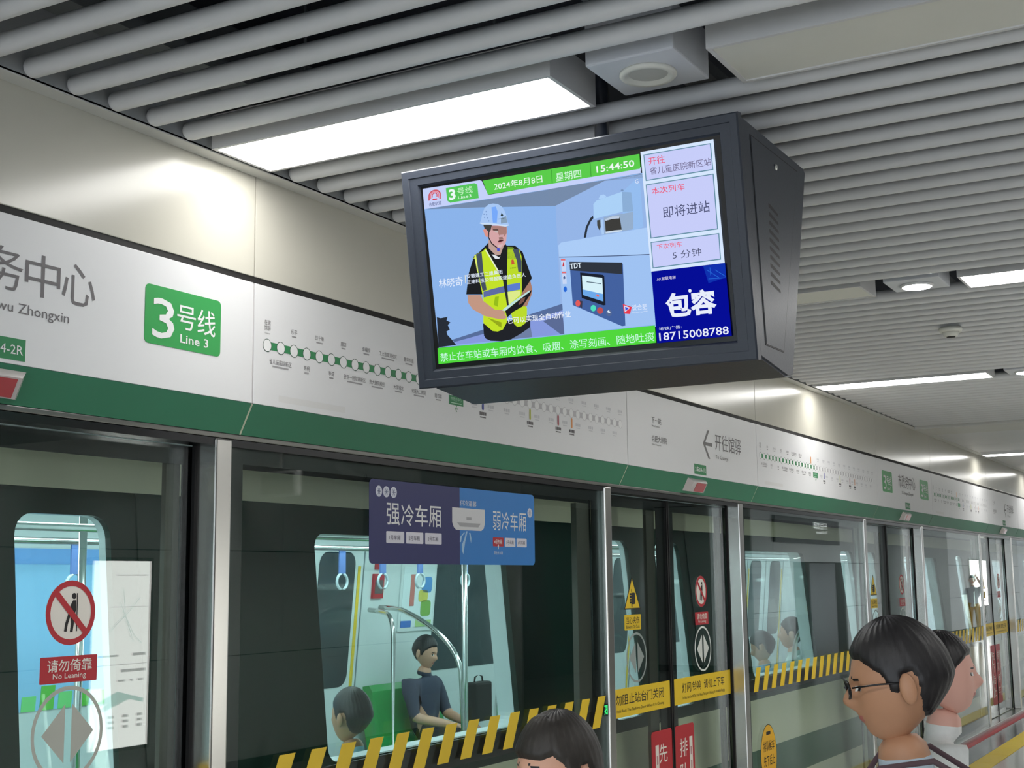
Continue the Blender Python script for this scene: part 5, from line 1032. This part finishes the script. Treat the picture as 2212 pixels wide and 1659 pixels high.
# ================================================================== things on the platform that show in the glass
F_R = Frame((0, -2.40, 0), (-1, 0, 0), (0, 0, 1), (0, 1, 0))
def lightbox(x0, x1, z0, z1, label, gain):
    t = thing('map_lightbox', label, 'lightbox', ((x0+x1)/2, -2.43, z0), 'map lightboxes on the clad wall')
    MB().box(x0-0.03, x1+0.03, -2.458, -2.405, z0-0.03, z1+0.03).build('case', STEEL, t)
    MB().box(x0, x1, -2.404, -2.401, z0, z1).build('lit_sheet', emit('lit_map_sheet', (0.95, 0.95, 0.90), gain), t)
    w, h = x1-x0, z1-z0; l = MB(); g = MB(); rnd = random.Random(int(x0*10))
    def P(a, b): return (-x1+a*w, z0+b*h)
    for (a, b, c, d) in ((0.06, 0.92, 0.62, 0.925), (0.06, 0.75, 0.7, 0.752), (0.05, 0.44, 0.95, 0.443), (0.06, 0.40, 0.5, 0.415), (0.06, 0.485, 0.3, 0.50), (0.55, 0.485, 0.9, 0.495), (0.10, 0.35, 0.2, 0.36), (0.28, 0.35, 0.34, 0.36), (0.42, 0.35, 0.55, 0.36)):
        put_rect(l, F_R, *[P(a, b)[0], P(c, d)[0], P(a, b)[1], P(c, d)[1]], 0.002)
    for i in range(3):
        for j in range(3): a, b = 0.10+0.25*j, 0.16-0.028*i; put_rect(l, F_R, P(a, 0)[0], P(a+0.10, 0)[0], P(0, b)[1], P(0, b+0.014)[1], 0.002)
    for pts in (((0.15, 0.55), (0.30, 0.60), (0.45, 0.70), (0.55, 0.78)), ((0.2, 0.8), (0.4, 0.72), (0.6, 0.66), (0.7, 0.62)), ((0.5, 0.85), (0.45, 0.7), (0.3, 0.56))):
        for a, b in zip(pts[:-1], pts[1:]): put_line(g, F_R, P(*a), P(*b), 0.006, 0.002)
    for q in (((0.08, 0.25), (0.55, 0.30), (0.95, 0.24), (0.90, 0.22), (0.5, 0.27), (0.10, 0.23)), ((0.2, 0.27), (0.6, 0.27), (0.85, 0.21), (0.80, 0.195), (0.5, 0.235))): put_poly(g, F_R, [P(*p) for p in q], 0.003)
    l.build('map_print', emit('lit_map_ink', (0.42, 0.42, 0.40), gain), t); g.build('map_drawing', emit('lit_map_teal', (0.45, 0.60, 0.54), gain), t)
lightbox(7.93, 8.567, 0.37, 1.885, 'tall lit map panel on the clad wall, mirrored in the nearest door', 6.0)
lightbox(42.9, 46.3, 0.72, 2.15, 'wide lit map panel far away, mirrored in the third glass screen', 4.5)
t = thing('direction_sign', 'black direction sign with white lettering above the doorway, mirrored in glass', 'sign', (27.2, -2.43, 2.45))
MB().bbox(24.6, 28.9, -2.458, -2.405, 2.35, 2.86, 0.01).build('board', smat('sign_black', (22, 26, 28), rough=0.35), t)
l = MB(); put_text(l, F_R, '开往馆驿', -28.0, -27.05, 2.66, 2.80, -0.003); put_text(l, F_R, 'To Guanyi', -28.0, -27.25, 2.55, 2.63, -0.003); l.build('lettering', emit('sign_lettering', (0.9, 0.95, 0.92), 1.6), t)
t = thing('hanging_speaker', 'grey framed grille box hanging from the ceiling, mirrored above the cooling notice', 'speaker', (9.5, -1.96, 2.57))
MB().bbox(9.50, 9.58, -2.17, -1.75, 2.455, 2.685, 0.008).build('box', TRIM, t)
MB().box(9.495, 9.4995, -2.145, -1.775, 2.48, 2.66).build('grille', smat('grille_grey', (120, 120, 118), rough=0.8, var=0.4, scale=400), t)
MB().tube([(9.54, -1.96, 2.685), (9.54, -1.96, 3.1)], 0.012, 10).build('hanger_rod', STEEL, t)
t = thing('security_camera', 'white bullet security camera on a ceiling bracket, mirrored beside the notice', 'camera', (10.87, -2.35, 3.0))
MB().tube([(10.87, -2.30, 3.05), (10.87, -2.30, 2.86)], 0.03, 14).build('bracket', TRIM, t)
MB().lathe((10.87, -2.30, 2.83), [(0.045, 0.04), (0.05, 0.0), (0.03, -0.03)], 20).build('swivel', TRIM, t)
MB().tube([(10.87, -2.30, 2.83), (11.0, -2.33, 2.82), (11.42, -2.43, 2.78)], [0.03, 0.055, 0.05], 16).build('camera_body', TRIM, t)
MB().tube([(11.42, -2.43, 2.78), (11.46, -2.44, 2.777)], 0.044, 16).build('lens', BLACK, t)
